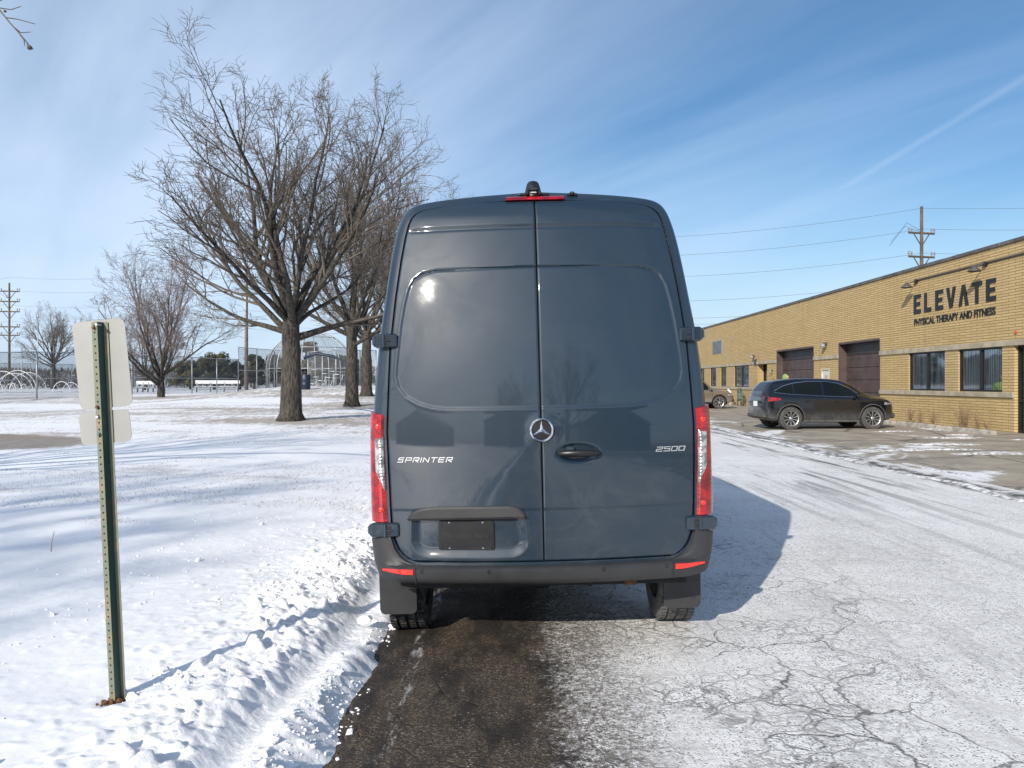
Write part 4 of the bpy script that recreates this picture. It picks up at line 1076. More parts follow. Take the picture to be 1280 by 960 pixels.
# ------------------------------------------------------------------ cars
def make_car(name, label, spec, loc, rz, group=None):
    root = thing(name, label, 'car', loc, (0,0,rz), group); T = spec['tab']
    col = lambda k: [(t[0], t[k]) for t in T]
    xs_ = np.linspace(T[0][0], T[-1][0], 90)
    zb, zl, zt_, wb, wr = [pchip(xs_, col(k)) for k in range(1, 6)]
    def sect(i):
        b, l, t, w, r = zb[i], zl[i], zt_[i], wb[i], wr[i]; g = t-l; H_ = l-b
        base = w*.955; rr = min(r, base)
        ptz = [(0,b),(w*.80,b),(w*.95,b+.05*H_/.6),(w*.985,b+.22*H_),(w,b+.42*H_),(w*.985,b+.60*H_),(w*.995,b+.80*H_),(w*.985,b+.92*H_),(base,l),
               (base-(base-rr)*.10-.006,l+.10*g),(rr+(base-rr)*.18,l+.72*g),(rr+(base-rr)*.02,l+.88*g),(rr*.90,l+.965*g),(rr*.6,l+.995*g),(0,t)]
        return ptz
    G = []
    for i, x in enumerate(xs_):
        s = sect(i); G.append([(x, -y, z) for y, z in s[::-1]][:-1]+[(x, y, z) for y, z in s])
    mb = MB(); mb.grid(G); m_ = len(G[0]); mb.f.append(tuple(range(m_))); mb.f.append(tuple(len(G)*m_-m_+k for k in range(m_-1,-1,-1)))
    body = obj('body', mb, spec['paint'], root, smooth=True, sharp=42, fixn=True); body.parent = None
    cs = []
    for wx in spec['wx']:
        for s in (-1,1):
            c = MB(); c.lathe([(0,s*.5),(spec['ar'],s*.5),(spec['ar'],s*1.3),(0,s*1.3)], 36, (wx,0,spec['r']+.02), 'y'); cs.append(c)
    cut(body, cs); body.parent = root; body.data.set_sharp_from_angle(angle=R(38))
    def P(x, z, s, off):
        f = np.interp(x, xs_, np.arange(90)); i = int(min(f, 88)); a = sect(i)
        zz = [q[1] for q in a[8:13]]; yy = [q[0] for q in a[8:13]]
        return (x, s*(float(np.interp(z, zz, yy))+off), z)
    for s in (-1, 1):
        for nm, xa, xb_ in spec['win']:
            m = MB(); g = []
            for x in np.linspace(xa, xb_, 12):
                lo = float(np.interp(x, *zip(*spec['wlo']))); hi = float(np.interp(x, *zip(*spec['whi']))); g.append([P(x, lo+(max(hi-lo,.004))*k/5, s, .004) for k in range(6)])
            m.grid(g); obj('side_window', m, M['glass'], root, smooth=True, fixn=True)
        pts = [P(x, float(np.interp(x, *zip(*spec['whi'])))+.012, s, .008) for x in np.linspace(spec['whi'][0][0], spec['whi'][-1][0], 30)]
        m = MB(); m.tube(pts, .011, 5); m.tube([P(x, float(np.interp(x, *zip(*spec['wlo'])))-.010, s, .008) for x in np.linspace(spec['whi'][0][0], spec['whi'][-1][0], 24)], .008, 5)
        obj('window_trim', m, spec.get('trim', M['chrome']), root)
        # wheel arch lips, sill cladding
        for wx in spec['wx']:
            m = MB(); r_ = spec['ar']+.012; pts = []
            for k in range(25):
                a = R(-8+196*k/24); x = wx+r_*math.cos(a); z = spec['r']+.02+r_*math.sin(a)
                if z < .22: continue
                f = np.interp(x, xs_, np.arange(90)); sc_i = sect(int(f)); yy = float(np.interp(z, [q[1] for q in sc_i[1:9]], [q[0] for q in sc_i[1:9]])); pts.append((x, s*(yy+.004), z))
            m.tube(pts, .018, 6); obj('wheel_arch', m, spec['clad'], root, smooth=True)
        m = MB(); m.box((.0,s*(float(wb[45])*.965),float(zb[45])+.045),(spec['wx'][1]-spec['wx'][0]-2*spec['ar']+.02,.05,.09),0,.02); obj('sill', m, spec['clad'], root, smooth=True, sharp=40)
        # door shut lines
        for dx in spec['lines']:
            m = MB(); sc_i = sect(int(np.interp(dx, xs_, np.arange(90)))); m.tube([(dx, s*(q[0]+.0005), q[1]) for q in sc_i[3:9]], .004, 4); obj('door_line', m, M['matt_black'], root)
        for dx in spec['handles']:
            m = MB(); m.box((dx, s*(float(np.interp(dx,xs_,wb))+.012), spec['hz']),(.16,.03,.028),0,.01); obj('door_handle', m, spec['paint'], root, smooth=True, sharp=40)
        mx = spec['mirror']; m = MB(); w_ = float(np.interp(mx,xs_,wb)); zz = float(np.interp(mx,xs_,zl))
        m.box((mx, s*(w_+.09), zz+.09),(.11,.20,.14),0,.04); m.box((mx,s*(w_-.02),zz+.05),(.06,.12,.04),0,.01); obj('wing_mirror', m, spec['paint'], root, smooth=True, sharp=40)
        for wx in spec['wx']: wheel(root, (wx, s*(spec['hwid']-.115), spec['r']), spec['r'], .225, s, spec['tyre'], M['alu'], spec['spokes'], axis='y', rimr=.66)
        # lamps
        for nm, x0, x1, z0, z1, mt, yo_ in spec['lamps']:
            m = MB(); g = []
            for x in np.linspace(x0, x1, 8):
                sc_i = sect(int(np.interp(x, xs_, np.arange(90)))); row = []
                t_ = (x-x0)/(x1-x0)
                for k in range(5):
                    z = z0+(z1-z0)*k/4+ yo_*t_*(1-2*k/4)
                    row.append((x, s*(float(np.interp(z, [q[1] for q in sc_i[1:9]], [q[0] for q in sc_i[1:9]]))+.008), z))
                g.append(row)
            m.grid(g)
            # return across the end face
            e = x0 if nm == 'taillight' else x1; 
            yy = abs(g[0][0][1]) if nm == 'taillight' else abs(g[-1][0][1]); dx = -.014 if nm == 'taillight' else .012
            m.prism([(yy-.30,z0+.01),(yy,z0),(yy,z1),(yy-.30,z1-.02)], lambda a, b: (e+.02, s*a, b), lambda a, b: (e+dx, s*a, b))
            obj(nm, m, M[mt], root, smooth=True, sharp=40, fixn=True)
    # front and rear glass from the loft faces
    for nm, xa, xb_ in (('windscreen', *spec['ws']), ('rear_window', *spec['rw'])):
        m = MB(); g = []
        for x in np.linspace(xa, xb_, 9):
            f = float(np.interp(x, xs_, np.arange(90))); i = int(min(f,88)); fr = f-i; a = sect(i); b = sect(i+1); row = []
            for k in (11,12,13,14): row.append((x, (a[k][0]*(1-fr)+b[k][0]*fr)*.93, (a[k][1]*(1-fr)+b[k][1]*fr)+.006))
            g.append([(p[0],-p[1],p[2]) for p in row]+[(p[0],p[1],p[2]) for p in row[::-1][1:]])
        m.grid(g); obj(nm, m, M['glass'], root, smooth=True, fixn=True)
    x0 = T[0][0]; x1 = T[-1][0]
    m = MB(); m.box((x0-.012,0,spec['plz']),(.012,.34,.17),0,.004); obj('number_plate', m, M['sign_face'], root)
    m = MB(); m.box((x0+.06,0,float(zb[2])+.09),(.16,1.62,.16),0,.05); m.box((x1-.05,0,float(zb[-3])+.10),(.16,1.55,.18),0,.05); obj('bumper_guard', m, spec['clad'], root, smooth=True, sharp=40)
    m = MB(); m.box((x1-.012,0,float(zl[-1])-.16),(.05,.9,.16),0,.02); obj('grille', m, M['black'], root, smooth=True, sharp=40)
    m = MB(); m.box((0,0,.30),(T[-1][0]-T[0][0]-.7,1.3,.12)); obj('underbody', m, M['matt_black'], root)
    return root
# x, zbottom, zbelt, ztop, half width body, half width roof
suv = dict(paint=M['suv_paint'], clad=simple('salted_cladding', (.07,.068,.065), .8, var=.3), hwid=.935, r=.365, ar=.415, wx=(-1.32,1.33), tyre=simple('salted_tyre', (.06,.058,.055), .9, var=.3, scale=12), spokes=10,
    tab=[(-2.14,.46,.88,.92,.72,.50),(-2.12,.42,.95,1.05,.80,.56),(-2.07,.36,1.05,1.20,.87,.60),(-1.97,.31,1.08,1.37,.905,.61),(-1.78,.28,1.08,1.54,.925,.60),(-1.45,.25,1.07,1.60,.935,.61),(-.9,.24,1.05,1.645,.935,.63),(-.3,.24,1.03,1.65,.935,.64),
         (.3,.24,1.015,1.61,.935,.635),(.75,.24,1.005,1.47,.935,.62),(1.10,.24,.995,1.24,.93,.62),(1.32,.255,1.0,1.12,.925,.64),(1.50,.26,.995,1.085,.915,.66),(1.75,.28,.965,1.04,.895,.66),(1.93,.31,.90,.975,.85,.62),(2.05,.36,.78,.84,.76,.54),(2.12,.42,.66,.69,.64,.44)],
    win=(('w',-1.80,-1.22),('w',-1.16,-.28),('w',-.20,.86)), wlo=[(-1.80,1.20),(-1.4,1.15),(-.3,1.09),(.3,1.07),(.92,1.055)], whi=[(-1.82,1.22),(-1.55,1.37),(-1.2,1.475),(-.7,1.535),(-.1,1.535),(.3,1.47),(.65,1.32),(.90,1.12),(.95,1.06)],
    lines=(-1.02,-.20,.93), handles=(-.80,.15), hz=.90, mirror=.80, ws=(.55,1.22), rw=(-2.06,-1.82), lamps=(('taillight',-2.10,-1.66,.90,1.06,'red',.05),('headlight',1.70,1.98,.80,.88,'clear',.02)), plz=.82)
make_car('parked_suv', 'black salt streaked SUV parked nose first at the brick building', suv, (10.18, 25.45, .105), R(2.0))
tan = dict(suv); tan.update(paint=M['tan_paint'], clad=M['matt_black'], trim=M['matt_black'], spokes=7, hwid=.90, r=.36,
    tab=[(-2.20,.46,.95,1.0,.76,.60),(-2.16,.40,1.02,1.25,.84,.66),(-2.08,.36,1.05,1.55,.89,.70),(-1.8,.32,1.06,1.68,.90,.71),(-1.0,.30,1.05,1.72,.90,.72),(0,.30,1.04,1.70,.90,.71),(.5,.30,1.03,1.60,.90,.69),(.9,.30,1.02,1.25,.90,.69),(1.1,.31,1.01,1.08,.895,.70),
         (1.4,.32,.99,1.05,.885,.70),(1.8,.34,.93,1.0,.87,.68),(2.08,.38,.83,.90,.80,.62),(2.18,.44,.70,.74,.68,.50)],
    win=(('w',-1.9,-1.15),('w',-1.08,-.28),('w',-.2,.72)), wlo=[(-1.92,1.13),(.8,1.08)], whi=[(-1.92,1.5),(-1.8,1.58),(0,1.6),(.45,1.52),(.8,1.13)], ws=(.45,1.0), rw=(-2.15,-2.09),
    lamps=(('taillight',-2.12,-1.98,.85,1.12,'red',0),('headlight',1.80,2.05,.74,.82,'insul',.01)))
make_car('parked_suv', 'tan SUV with black bumper, half hidden by the van, parked near the gas meter', tan, (10.38, 44.3, .12), R(1))

# ------------------------------------------------------------------ brick building
XB = 14.6; BZ = 5.70
bld = thing('brick_building', 'long low buff brick commercial building with brown garage doors and a black letter sign', 'building', (XB, 30, 0))
def W(x, y, z): return (x-XB, y-30, z)
def wbox(m, x0, x1, y0, y1, z0, z1, bev=0): c = W((x0+x1)/2, (y0+y1)/2, (z0+z1)/2); m.box(c, (abs(x1-x0), abs(y1-y0), abs(z1-z0)), 0, bev)
opens = [(25.93,28.3,1.33,2.69,'win'),(22.9,25.15,1.33,2.69,'win'),(18.6,22.35,.12,2.69,'entry'),(30.5,34.35,.10,3.35,'garage'),(37.2,42.4,.10,3.35,'garage'),
         (35.35,36.30,.10,2.28,'mandoor'),(44.0,45.75,.10,2.69,'entry2'),(47.4,50.5,1.33,2.69,'win'),(52.4,53.8,1.33,2.69,'win'),(55.0,56.6,1.33,2.69,'win'),(58.4,59.6,1.33,2.69,'win'),(63,64.5,1.33,2.69,'win'),(68,72,.1,3.35,'garage')]
Y0, Y1, DEP = 14.0, 92.0, 24
ycuts = sorted({Y0, Y1} | {o[0] for o in opens} | {o[1] for o in opens}); zc = sorted({-.3,.10,.12,1.33,2.28,2.69,3.35,BZ})
m = MB()
for ya, yb in zip(ycuts, ycuts[1:]):
    for za, zb_ in zip(zc, zc[1:]):
        ym, zm = (ya+yb)/2, (za+zb_)/2
        if any(o[0] < ym < o[1] and o[2] < zm < o[3] for o in opens): continue
        m.add([W(XB,ya,za),W(XB,yb,za),W(XB,yb,zb_),W(XB,ya,zb_)], [(0,3,2,1)])
for o in opens:
    d = {'win':.14,'entry':.25,'garage':.34,'mandoor':.10,'entry2':.5}[o[4]]; a, b, c, e = o[:4]
    m.add([W(XB,a,c),W(XB+d,a,c),W(XB+d,a,e),W(XB,a,e)], [(0,1,2,3)]); m.add([W(XB,b,c),W(XB+d,b,c),W(XB+d,b,e),W(XB,b,e)], [(3,2,1,0)])
    m.add([W(XB,a,e),W(XB+d,a,e),W(XB+d,b,e),W(XB,b,e)], [(0,1,2,3)]); m.add([W(XB,a,c),W(XB+d,a,c),W(XB+d,b,c),W(XB,b,c)], [(3,2,1,0)])
m.add([W(XB,Y0,-.3),W(XB+DEP,Y0,-.3),W(XB+DEP,Y0,BZ),W(XB,Y0,BZ)], [(0,1,2,3)]); m.add([W(XB,Y1,-.3),W(XB+DEP,Y1,-.3),W(XB+DEP,Y1,BZ),W(XB,Y1,BZ)], [(3,2,1,0)])
m.add([W(XB+DEP,Y0,-.3),W(XB+DEP,Y1,-.3),W(XB+DEP,Y1,BZ),W(XB+DEP,Y0,BZ)], [(0,1,2,3)])
obj('wall', m, M['brick'], bld)
m = MB(); m.add([W(XB+.2,Y0+.2,BZ-.25),W(XB+DEP,Y0+.2,BZ-.25),W(XB+DEP,Y1,BZ-.25),W(XB+.2,Y1,BZ-.25)], [(0,1,2,3)]); obj('roof', m, M['coping'], bld)
m = MB(); rn = random.Random(2); y = Y0-.04
while y < Y1: wbox(m, XB-.05, XB+.28, y, min(y+2.98, Y1), BZ-.015, BZ+.10+rn.uniform(-.004,.006), .01); y += 3.0
obj('coping', m, M['coping'], bld)
m = MB(); zgap = [o for o in opens if o[4] == 'garage']; y = Y0
def bandsegs(name, skip, z0, z1, step, prj):
    y = Y0; segs = []
    for o in sorted(skip): segs.append((y, o[0])); y = o[1]
    segs.append((y, Y1))
    for a, b in segs:
        mm = MB(); q = a
        while q < b-.02: e = min(q+step, b); wbox(mm, XB-prj, XB+.05, q+.003, e-.001, z0, z1, .006); q = e
        obj(name, mm, M['stone'], bld)
bandsegs('lintel_band', [o for o in opens if o[4] == 'garage'], 2.692, 2.86, 2.4, .045)
bandsegs('sill_band', [o for o in opens if o[4] in ('garage','entry','entry2','mandoor')], 1.17, 1.325, 2.1, .05)
for o in opens:
    a, b, c, e, k = o
    if k == 'win':
        f = MB(); t = .06; X0, X1 = XB+.05, XB+.12
        n = 2 if b-a > 1.9 else 1
        wbox(f, X0, X1, a+.002, a+t, c+.002, e-.002); wbox(f, X0, X1, b-t, b-.002, c+.002, e-.002); wbox(f, X0, X1, a+t, b-t, c+.002, c+t); wbox(f, X0, X1, a+t, b-t, e-t, e-.002)
        if n == 2: wbox(f, X0-.01, X1-.01, (a+b)/2-.05, (a+b)/2+.05, c+t, e-t)
        fo = obj('window', f, M['frame'], bld)
        m = MB(); m.add([W(XB+.09,a+t,c+t),W(XB+.09,b-t,c+t),W(XB+.09,b-t,e-t),W(XB+.09,a+t,e-t)], [(3,2,1,0)]); obj('pane', m, M['pane'], fo)
        m = MB(); q = a+t
        while q < b-t:                                      # vertical blind
            m.add([W(XB+.125,q,c+t),W(XB+.138,q+.085,c+t),W(XB+.138,q+.085,e-t),W(XB+.125,q,e-t)], [(3,2,1,0)]); q += .088
        obj('blind', m, M['blind'], fo)
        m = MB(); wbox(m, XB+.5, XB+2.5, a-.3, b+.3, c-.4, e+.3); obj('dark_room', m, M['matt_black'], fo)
    elif k == 'garage':
        m = MB(); hgt = (e-c)/6
        for i in range(6):
            z0 = c+i*hgt; wbox(m, XB+.335, XB+.38, a+.02, b-.02, z0+.006, z0+hgt-.008, .012)
            for j in range(2): wbox(m, XB+.328, XB+.34, a+.05, b-.05, z0+.12+j*.25, z0+.128+j*.25)
        g = obj('garage_door', m, M['garage'], bld)
        m = MB(); wbox(m, XB+.322, XB+.334, a+.06, b-.06, e-hgt*.92, e-.06); obj('top_panel', m, M['garage_dark'], g)
        m = MB(); wbox(m, XB-.012, XB+.33, a-.01, a+.05, c, e); wbox(m, XB-.012, XB+.33, b-.05, b+.01, c, e); wbox(m, XB-.014, XB+.33, a+.05, b-.05, e-.05, e+.03); obj('door_frame', m, M['garage'], g)
        m = MB(); wbox(m, XB+.37, XB+.40, a, b, c-.1, e); obj('backing', m, M['matt_black'], g)
    elif k == 'mandoor':
        m = MB(); wbox(m, XB+.04, XB+.09, a+.09, b-.09, c, e-.08); d = obj('side_door', m, M['door_white'], bld)
        m = MB(); wbox(m, XB-.01, XB+.10, a, a+.08, c, e); wbox(m, XB-.01, XB+.10, b-.08, b, c, e); wbox(m, XB-.01, XB+.10, a+.08, b-.08, e-.08, e); obj('door_frame', m, simple('cream_frame', (.55,.47,.33), .6), d)
        m = MB(); wbox(m, XB+.034, XB+.039, a+.30, b-.34, 1.72, 1.95); obj('notice', m, M['paper'], d)
        m = MB(); wbox(m, XB-.0, XB+.038, a+.14, a+.20, 1.12, 1.18, .01); obj('door_knob', m, M['alu'], d)
    else:
        d_ = .20 if k == 'entry' else .46; f = MB(); nn = 3 if k == 'entry' else 2
        for i in range(nn+1): q = a+.03+(b-a-.06)*i/nn; wbox(f, XB+d_-.09, XB+d_, q-.04, q+.04, c, e)
        wbox(f, XB+d_-.088, XB+d_-.002, a, b, e-.07, e-.003); wbox(f, XB+d_-.088, XB+d_-.002, a, b, c+.002, c+.12); wbox(f, XB+d_-.088, XB+d_-.002, a, b, 1.05, 1.13)
        fo = obj('entrance', f, M['frame'], bld)
        m = MB(); m.add([W(XB+d_-.03,a,c),W(XB+d_-.03,b,c),W(XB+d_-.03,b,e),W(XB+d_-.03,a,e)], [(3,2,1,0)]); obj('pane', m, M['pane'], fo)
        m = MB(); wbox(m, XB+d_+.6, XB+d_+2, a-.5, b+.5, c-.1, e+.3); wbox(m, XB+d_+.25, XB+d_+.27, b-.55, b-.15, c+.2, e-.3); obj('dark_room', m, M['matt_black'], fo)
        m = MB(); wbox(m, XB+d_-.15, XB+d_-.10, a+.6, a+.64, .95, 1.35, .01); obj('pull_handle', m, M['alu'], fo)
# wall fittings
def gooseneck(y, z):
    m = MB(); m.tube([W(XB-.01,y,z+.10),W(XB-.10,y,z+.13),W(XB-.30,y,z+.06),W(XB-.36,y,z+.0)], .022, 7); l = obj('wall_lamp', m, M['lamp'], bld, smooth=True)
    m = MB(); m.lathe([(.03,.10),(.06,.08),(.09,.02),(.19,-.06),(.20,-.09),(.17,-.08),(.0,.0)], 20, W(XB-.38,y,z-.02)); obj('lamp_shade', m, M['lamp'], l, smooth=True, fixn=True)
    m = MB(); m.box(W(XB-.05,y,z+.12), (.10,.14,.14), 0, .02); obj('junction_box', m, M['black'], l)
gooseneck(27.7, 5.14); gooseneck(23.65, 5.14)
m = MB(); m.tube([W(XB-.03,27.6,5.30),W(XB-.03,14.2,5.30)], .028, 7); obj('conduit', m, M['lamp'], bld)
def floodlight(y, z, s=1):
    m = MB(); m.box(W(XB-.06,y,z), (.12*s,.22*s,.12*s), 0, .02); l = obj('flood_lamp', m, M['lamp'], bld)
    m = MB(); m.lathe([(0,0),(.09*s,.0),(.12*s,-.15*s),(0,-.14*s)], 14, W(XB-.16,y,z-.01)); obj('lamp_shade', m, M['insul'], l, fixn=True, smooth=True)
floodlight(35.7, 3.42, 1.1); floodlight(46.3, 3.22, .9); floodlight(43.0, 2.30, .6)
m = MB(); wbox(m, XB-.03, XB+.01, 53.4, 55.9, 3.65, 4.6, .01)
vent = obj('vent_panel', m, M['galv'], bld); m = MB()
for i in range(11): wbox(m, XB-.05, XB-.031, 53.5, 55.8, 3.70+i*.08, 3.73+i*.08)
obj('vent_louvre', m, M['lamp'], vent)
m = MB(); wbox(m, XB-.06, XB, 45.9, 46.2, 2.9-.25, 3.0); obj('wall_box', m, M['black'], bld)
m = MB(); wbox(m, XB-.05, XB, 22.20, 22.28, 3.03, 3.11, .015); obj('alarm_strobe', m, M['red_alarm'], bld)
m = MB(); m.tube([W(XB-.03,42.9,1.9),W(XB-.03,42.9,.2)], .02, 6); obj('downpipe', m, M['lamp'], bld)
# sign letters
sg = thing('wall_sign', 'black raised lettering ELEVATE PHYSICAL THERAPY AND FITNESS high on the brick wall', 'sign', (XB-.002, 27.9, 4.10))
hL = .68; cw = .46; pit = (4.72-cw)/6
SH = {'E': [[(0,0),(0,1),(.33,1),(.33,0)],[(.30,.80),(.30,1),(1,1),(1,.80)],[(.30,.41),(.30,.60),(.90,.60),(.90,.41)],[(.30,0),(.30,.20),(1,.20),(1,0)]],
      'L': [[(0,0),(0,1),(.33,1),(.33,0)],[(.30,0),(.30,.20),(.95,.20),(.95,0)]], 'T': [[(.34,0),(.34,.82),(.66,.82),(.66,0)],[(-.04,.80),(-.04,1),(1.04,1),(1.04,.80)]],
      'V': [[(-.08,1),(.25,1),(.50,.25),(.50,0),(.34,0)],[(.50,0),(.50,.25),(.75,1),(1.08,1),(.66,0)]], 'A': [[(-.08,0),(.34,1),(.50,1),(.50,.74),(.25,0)],[(.50,.74),(.50,1),(.66,1),(1.08,0),(.75,0)]]}
for i, ch in enumerate('ELEVATE'):
    m = MB(); u0 = i*pit
    for P in SH[ch]:
        m.prism(P, lambda u, v: (0, -(u0+u*cw), v*hL), lambda u, v: (-.03 - (.002 if u > .31 and u < .9 else 0), -(u0+u*cw), v*hL))
    obj('letter', m, M['letter'], sg, fixn=False)
me = text_mesh('PHYSICAL THERAPY AND FITNESS', .32, .010, off=.004, align='LEFT')
mxx = max(v.co.x for v in me.vertices); zz0 = min(v.co.y for v in me.vertices); zz1 = max(v.co.y for v in me.vertices)
for v in me.vertices: u, w_, d_ = v.co.x/mxx*4.70, (v.co.y-zz0)/(zz1-zz0)*.235, v.co.z; v.co = (-.012-d_, -u, w_-.43)
obj('lettering_line', me, M['letter'], sg)
# small dry shrubs by the wall
for i, (px, h, n, lab) in enumerate([(1138,.75,9,'thin dry shrub at the wall below the left edge of the left office window'),(1150,.55,6,'sparse dry stems at the wall under the left office window'),(1166,.65,7,'small dry shrub at the wall under the right part of the left office window'),
        (1204,.95,16,'largest dry shrub, fan shaped, at the wall under the right office window'),(1223,.6,7,'small dry stems at the wall just right of the largest shrub'),(1234,.4,4,'lowest dry twigs at the wall near the entrance')]):
    Y = 14.25*F/(px-640); rn = random.Random(70+i); r = thing('dry_shrub', lab, 'shrub', (14.25, Y, .14), group='dry shrubs along the brick wall'); m = MB()
    for k in range(n*2):
        a = rn.uniform(-1,1); e = rn.uniform(.0,.5); L = h*rn.uniform(.6,1.05); p = Vector((0,0,0)); d = Vector((rn.uniform(-.2,.1), a*.55, 1)).normalized(); pts = [p.copy()]
        for j in range(4): d = (d+Vector((rn.gauss(0,.08),rn.gauss(0,.10),0))).normalized(); p = p+d*L/4; pts.append(p.copy())
        m.tube(pts, [.007,.006,.005,.004,.003], 3, cap=False)
        for j in (1,2,3): m.tube([pts[j], pts[j]+Vector((rn.gauss(0,.05), rn.gauss(0,.09), rn.uniform(.08,.2)))], [.004,.002], 3, cap=False)
    obj('stems', m, M['dry'], r)
# wheel stops
def stop(y0, y1, lab):
    m = MB(); h = .15; pts = [(-.11,0),(-.08,h*.8),(-.05,h),(.05,h),(.08,h*.8),(.11,0)]
    n = 10; G = []
    for k in range(n+1):
        t = k/n; G.append([(x+.006*math.sin(k*2.1), (y1-y0)*t, z+.006*math.sin(k*3.7)*(z>.01)) for x, z in pts])
    m.grid(G); m.f.append(tuple(range(6))); m.f.append(tuple(n*6+k for k in range(5,-1,-1)))
    tag(obj('wheel_stop', m, M['kerb'], fixn=True), lab, 'wheel stop', 'concrete wheel stops by the brick wall').location = (13.4, y0, float(road_z(13.4))-.01)
stop(21.4, 23.9, 'concrete wheel stop nearest the glass entrance'); stop(24.15, 26.6, 'middle concrete wheel stop, in front of the left office window'); stop(27.0, 29.4, 'concrete wheel stop beyond the nose of the black SUV')
# snow patches on the lot
mb = MB(); rn = random.Random(4)
for (x, y, rx, ry) in ((11.9,20.6,.9,.28),(12.6,21.6,.45,.16),(10.4,18.6,1.1,.35),(13.3,19.6,.5,.4),(9.2,17.2,1.3,.3),(11.6,23.2,.7,.12),(10.2,16.2,.9,.4),(13.2,24.0,.25,.9)):
    N = 22; vs = [(x, y, float(road_z(x))+.035)]
    for ring, (k, zz) in enumerate(((.55,.028),(1.0,-.01))):
        for i in range(N):
            a = 2*math.pi*i/N; w_ = k*(1+.25*math.sin(3*a+x)+.15*math.sin(5*a+y)+.1*rn.uniform(-1,1)); px_, py_ = x+rx*w_*math.cos(a), y+ry*w_*math.sin(a); vs.append((px_, py_, float(road_z(px_))+zz))
    fs = [(0,1+i,1+(i+1)%N) for i in range(N)] + [(1+i,1+N+i,1+N+(i+1)%N,1+(i+1)%N) for i in range(N)]; mb.add(vs, fs)
tag(obj('snow_patches', mb, M['slush'], smooth=True), kind='structure')
# gas meter and bent white pipe
gy = 14.2*F/(925-640)
r = thing('gas_meter', 'green gas meter with pipes against the brick wall behind the parked cars', 'gas meter', (14.2, gy, .14))
m = MB(); m.box((0,0,.62),(.28,.38,.46),0,.05); m.box((0,0,.93),(.18,.24,.16),0,.03); obj('meter_case', m, M['meter_green'], r, smooth=True, sharp=40)
m = MB(); m.tube([(0,-.55,0),(0,-.55,.95),(0,-.2,1.12),(0,-.1,.95)], .035, 8); m.tube([(0,.5,0),(0,.5,1.0),(0,.15,1.12),(0,.08,.95)], .035, 8); m.tube([(0,.5,.35),(0,-.55,.35)], .03, 8); m.lathe([(0,-.05),(.13,-.04),(.13,.04),(0,.05)],16,(0,-.55,.7),'x'); obj('meter_pipe', m, M['meter_green'], r, smooth=True)
m = MB(); m.tube([(0,0,0),(0,0,.85),(-.08,.2,1.02),(-.08,.38,.92)], .06, 10); o = obj('bent_pipe', m, M['white_pipe'], smooth=True); o.location = (13.9, 13.9*F/(913-640), .14); tag(o, 'white bent pipe standing between the tan SUV and the gas meter', 'pipe')

# ------------------------------------------------------------------ worker in hi-vis behind the black SUV
def skin_mesh(name, nodes, edges, mat, parent, lv=2):
    me = bpy.data.meshes.new(name); me.from_pydata([n[0] for n in nodes], edges, []); o = bpy.data.objects.new(name, me); COL.objects.link(o)
    sk = o.modifiers.new('s','SKIN'); sk.use_smooth_shade = True
    for v, n in zip(me.skin_vertices[0].data, nodes): v.radius = (n[1], n[2] if len(n) > 2 else n[1])
    me.skin_vertices[0].data[0].use_root = True
    o.modifiers.new('ss','SUBSURF').levels = lv; bake(o); o.data.materials.append(mat); o.parent = parent; return o
pe = thing('person', 'worker in a hi-vis green hood and yellow jacket behind the black SUV', 'person', (10.55, 29.6, .12), (0,0,R(35)))
pe.scale = (1.04,1.04,1.0)
N_ = [((0,0,.95),.13,.10),((0,0,1.15),.14,.10),((0,.0,1.38),.17,.11),((0,0,1.50),.06),((0,-.01,1.60),.055),
      ((.19,0,1.42),.055),((.26,-.02,1.14),.045),((.25,-.14,.92),.034),((-.19,0,1.42),.055),((-.26,-.02,1.14),.045),((-.25,-.14,.92),.034),
      ((.10,0,.88),.09),((.11,-.02,.50),.06),((.11,.02,.10),.045),((.12,-.14,.05),.04),((-.10,0,.88),.09),((-.11,-.02,.50),.06),((-.11,.02,.10),.045),((-.12,-.14,.05),.04)]
E_ = [(0,1),(1,2),(2,3),(3,4),(2,5),(5,6),(6,7),(2,8),(8,9),(9,10),(0,11),(11,12),(12,13),(13,14),(0,15),(15,16),(16,17),(17,18)]
skin_mesh('body', N_, E_, M['navy'], pe)
m = MB(); G = []
for k in range(13):
    th = math.pi*k/12; z = 1.68+.125*math.cos(th); rr = math.sin(th)
    G.append([(.078*rr*math.cos(a), .098*rr*math.sin(a)-(.018*rr if a > math.pi else 0)*1 + (-.012 if (k in (6,7) and abs(a-1.5*math.pi) < .3) else 0), z) for a in [2*math.pi*j/20 for j in range(21)]])
m.grid(G); hd_ = obj('head', m, M['skin'], pe, smooth=True, fixn=True)
m = MB()
for s in (-1,1): m.lathe([(0,-.004),(.009,-.002),(.011,.004)], 8, (s*.03,-.104,1.69), 'y')
obj('eyes', m, M['black'], hd_)
jn = [(n[0], n[1]+.028, (n[2] if len(n) > 2 else n[1])+.028) for n in N_[:11]]; jn[4] = ((0,.01,1.53),.075,.075); jn[3] = ((0,0,1.48),.09,.085)
skin_mesh('jacket', jn, E_[:10], M['hivis'], pe)
m = MB(); G = []
for k in range(11):
    th = math.pi*k/12; z = 1.68+.155*math.cos(th); rr = math.sin(th)
    G.append([(.110*rr*math.cos(a), .130*rr*math.sin(a)+.015, z) for a in [R(-50)+R(280)*j/20 for j in range(21)]])
m.grid(G); obj('hood', m, M['hivis_green'], pe, smooth=True)
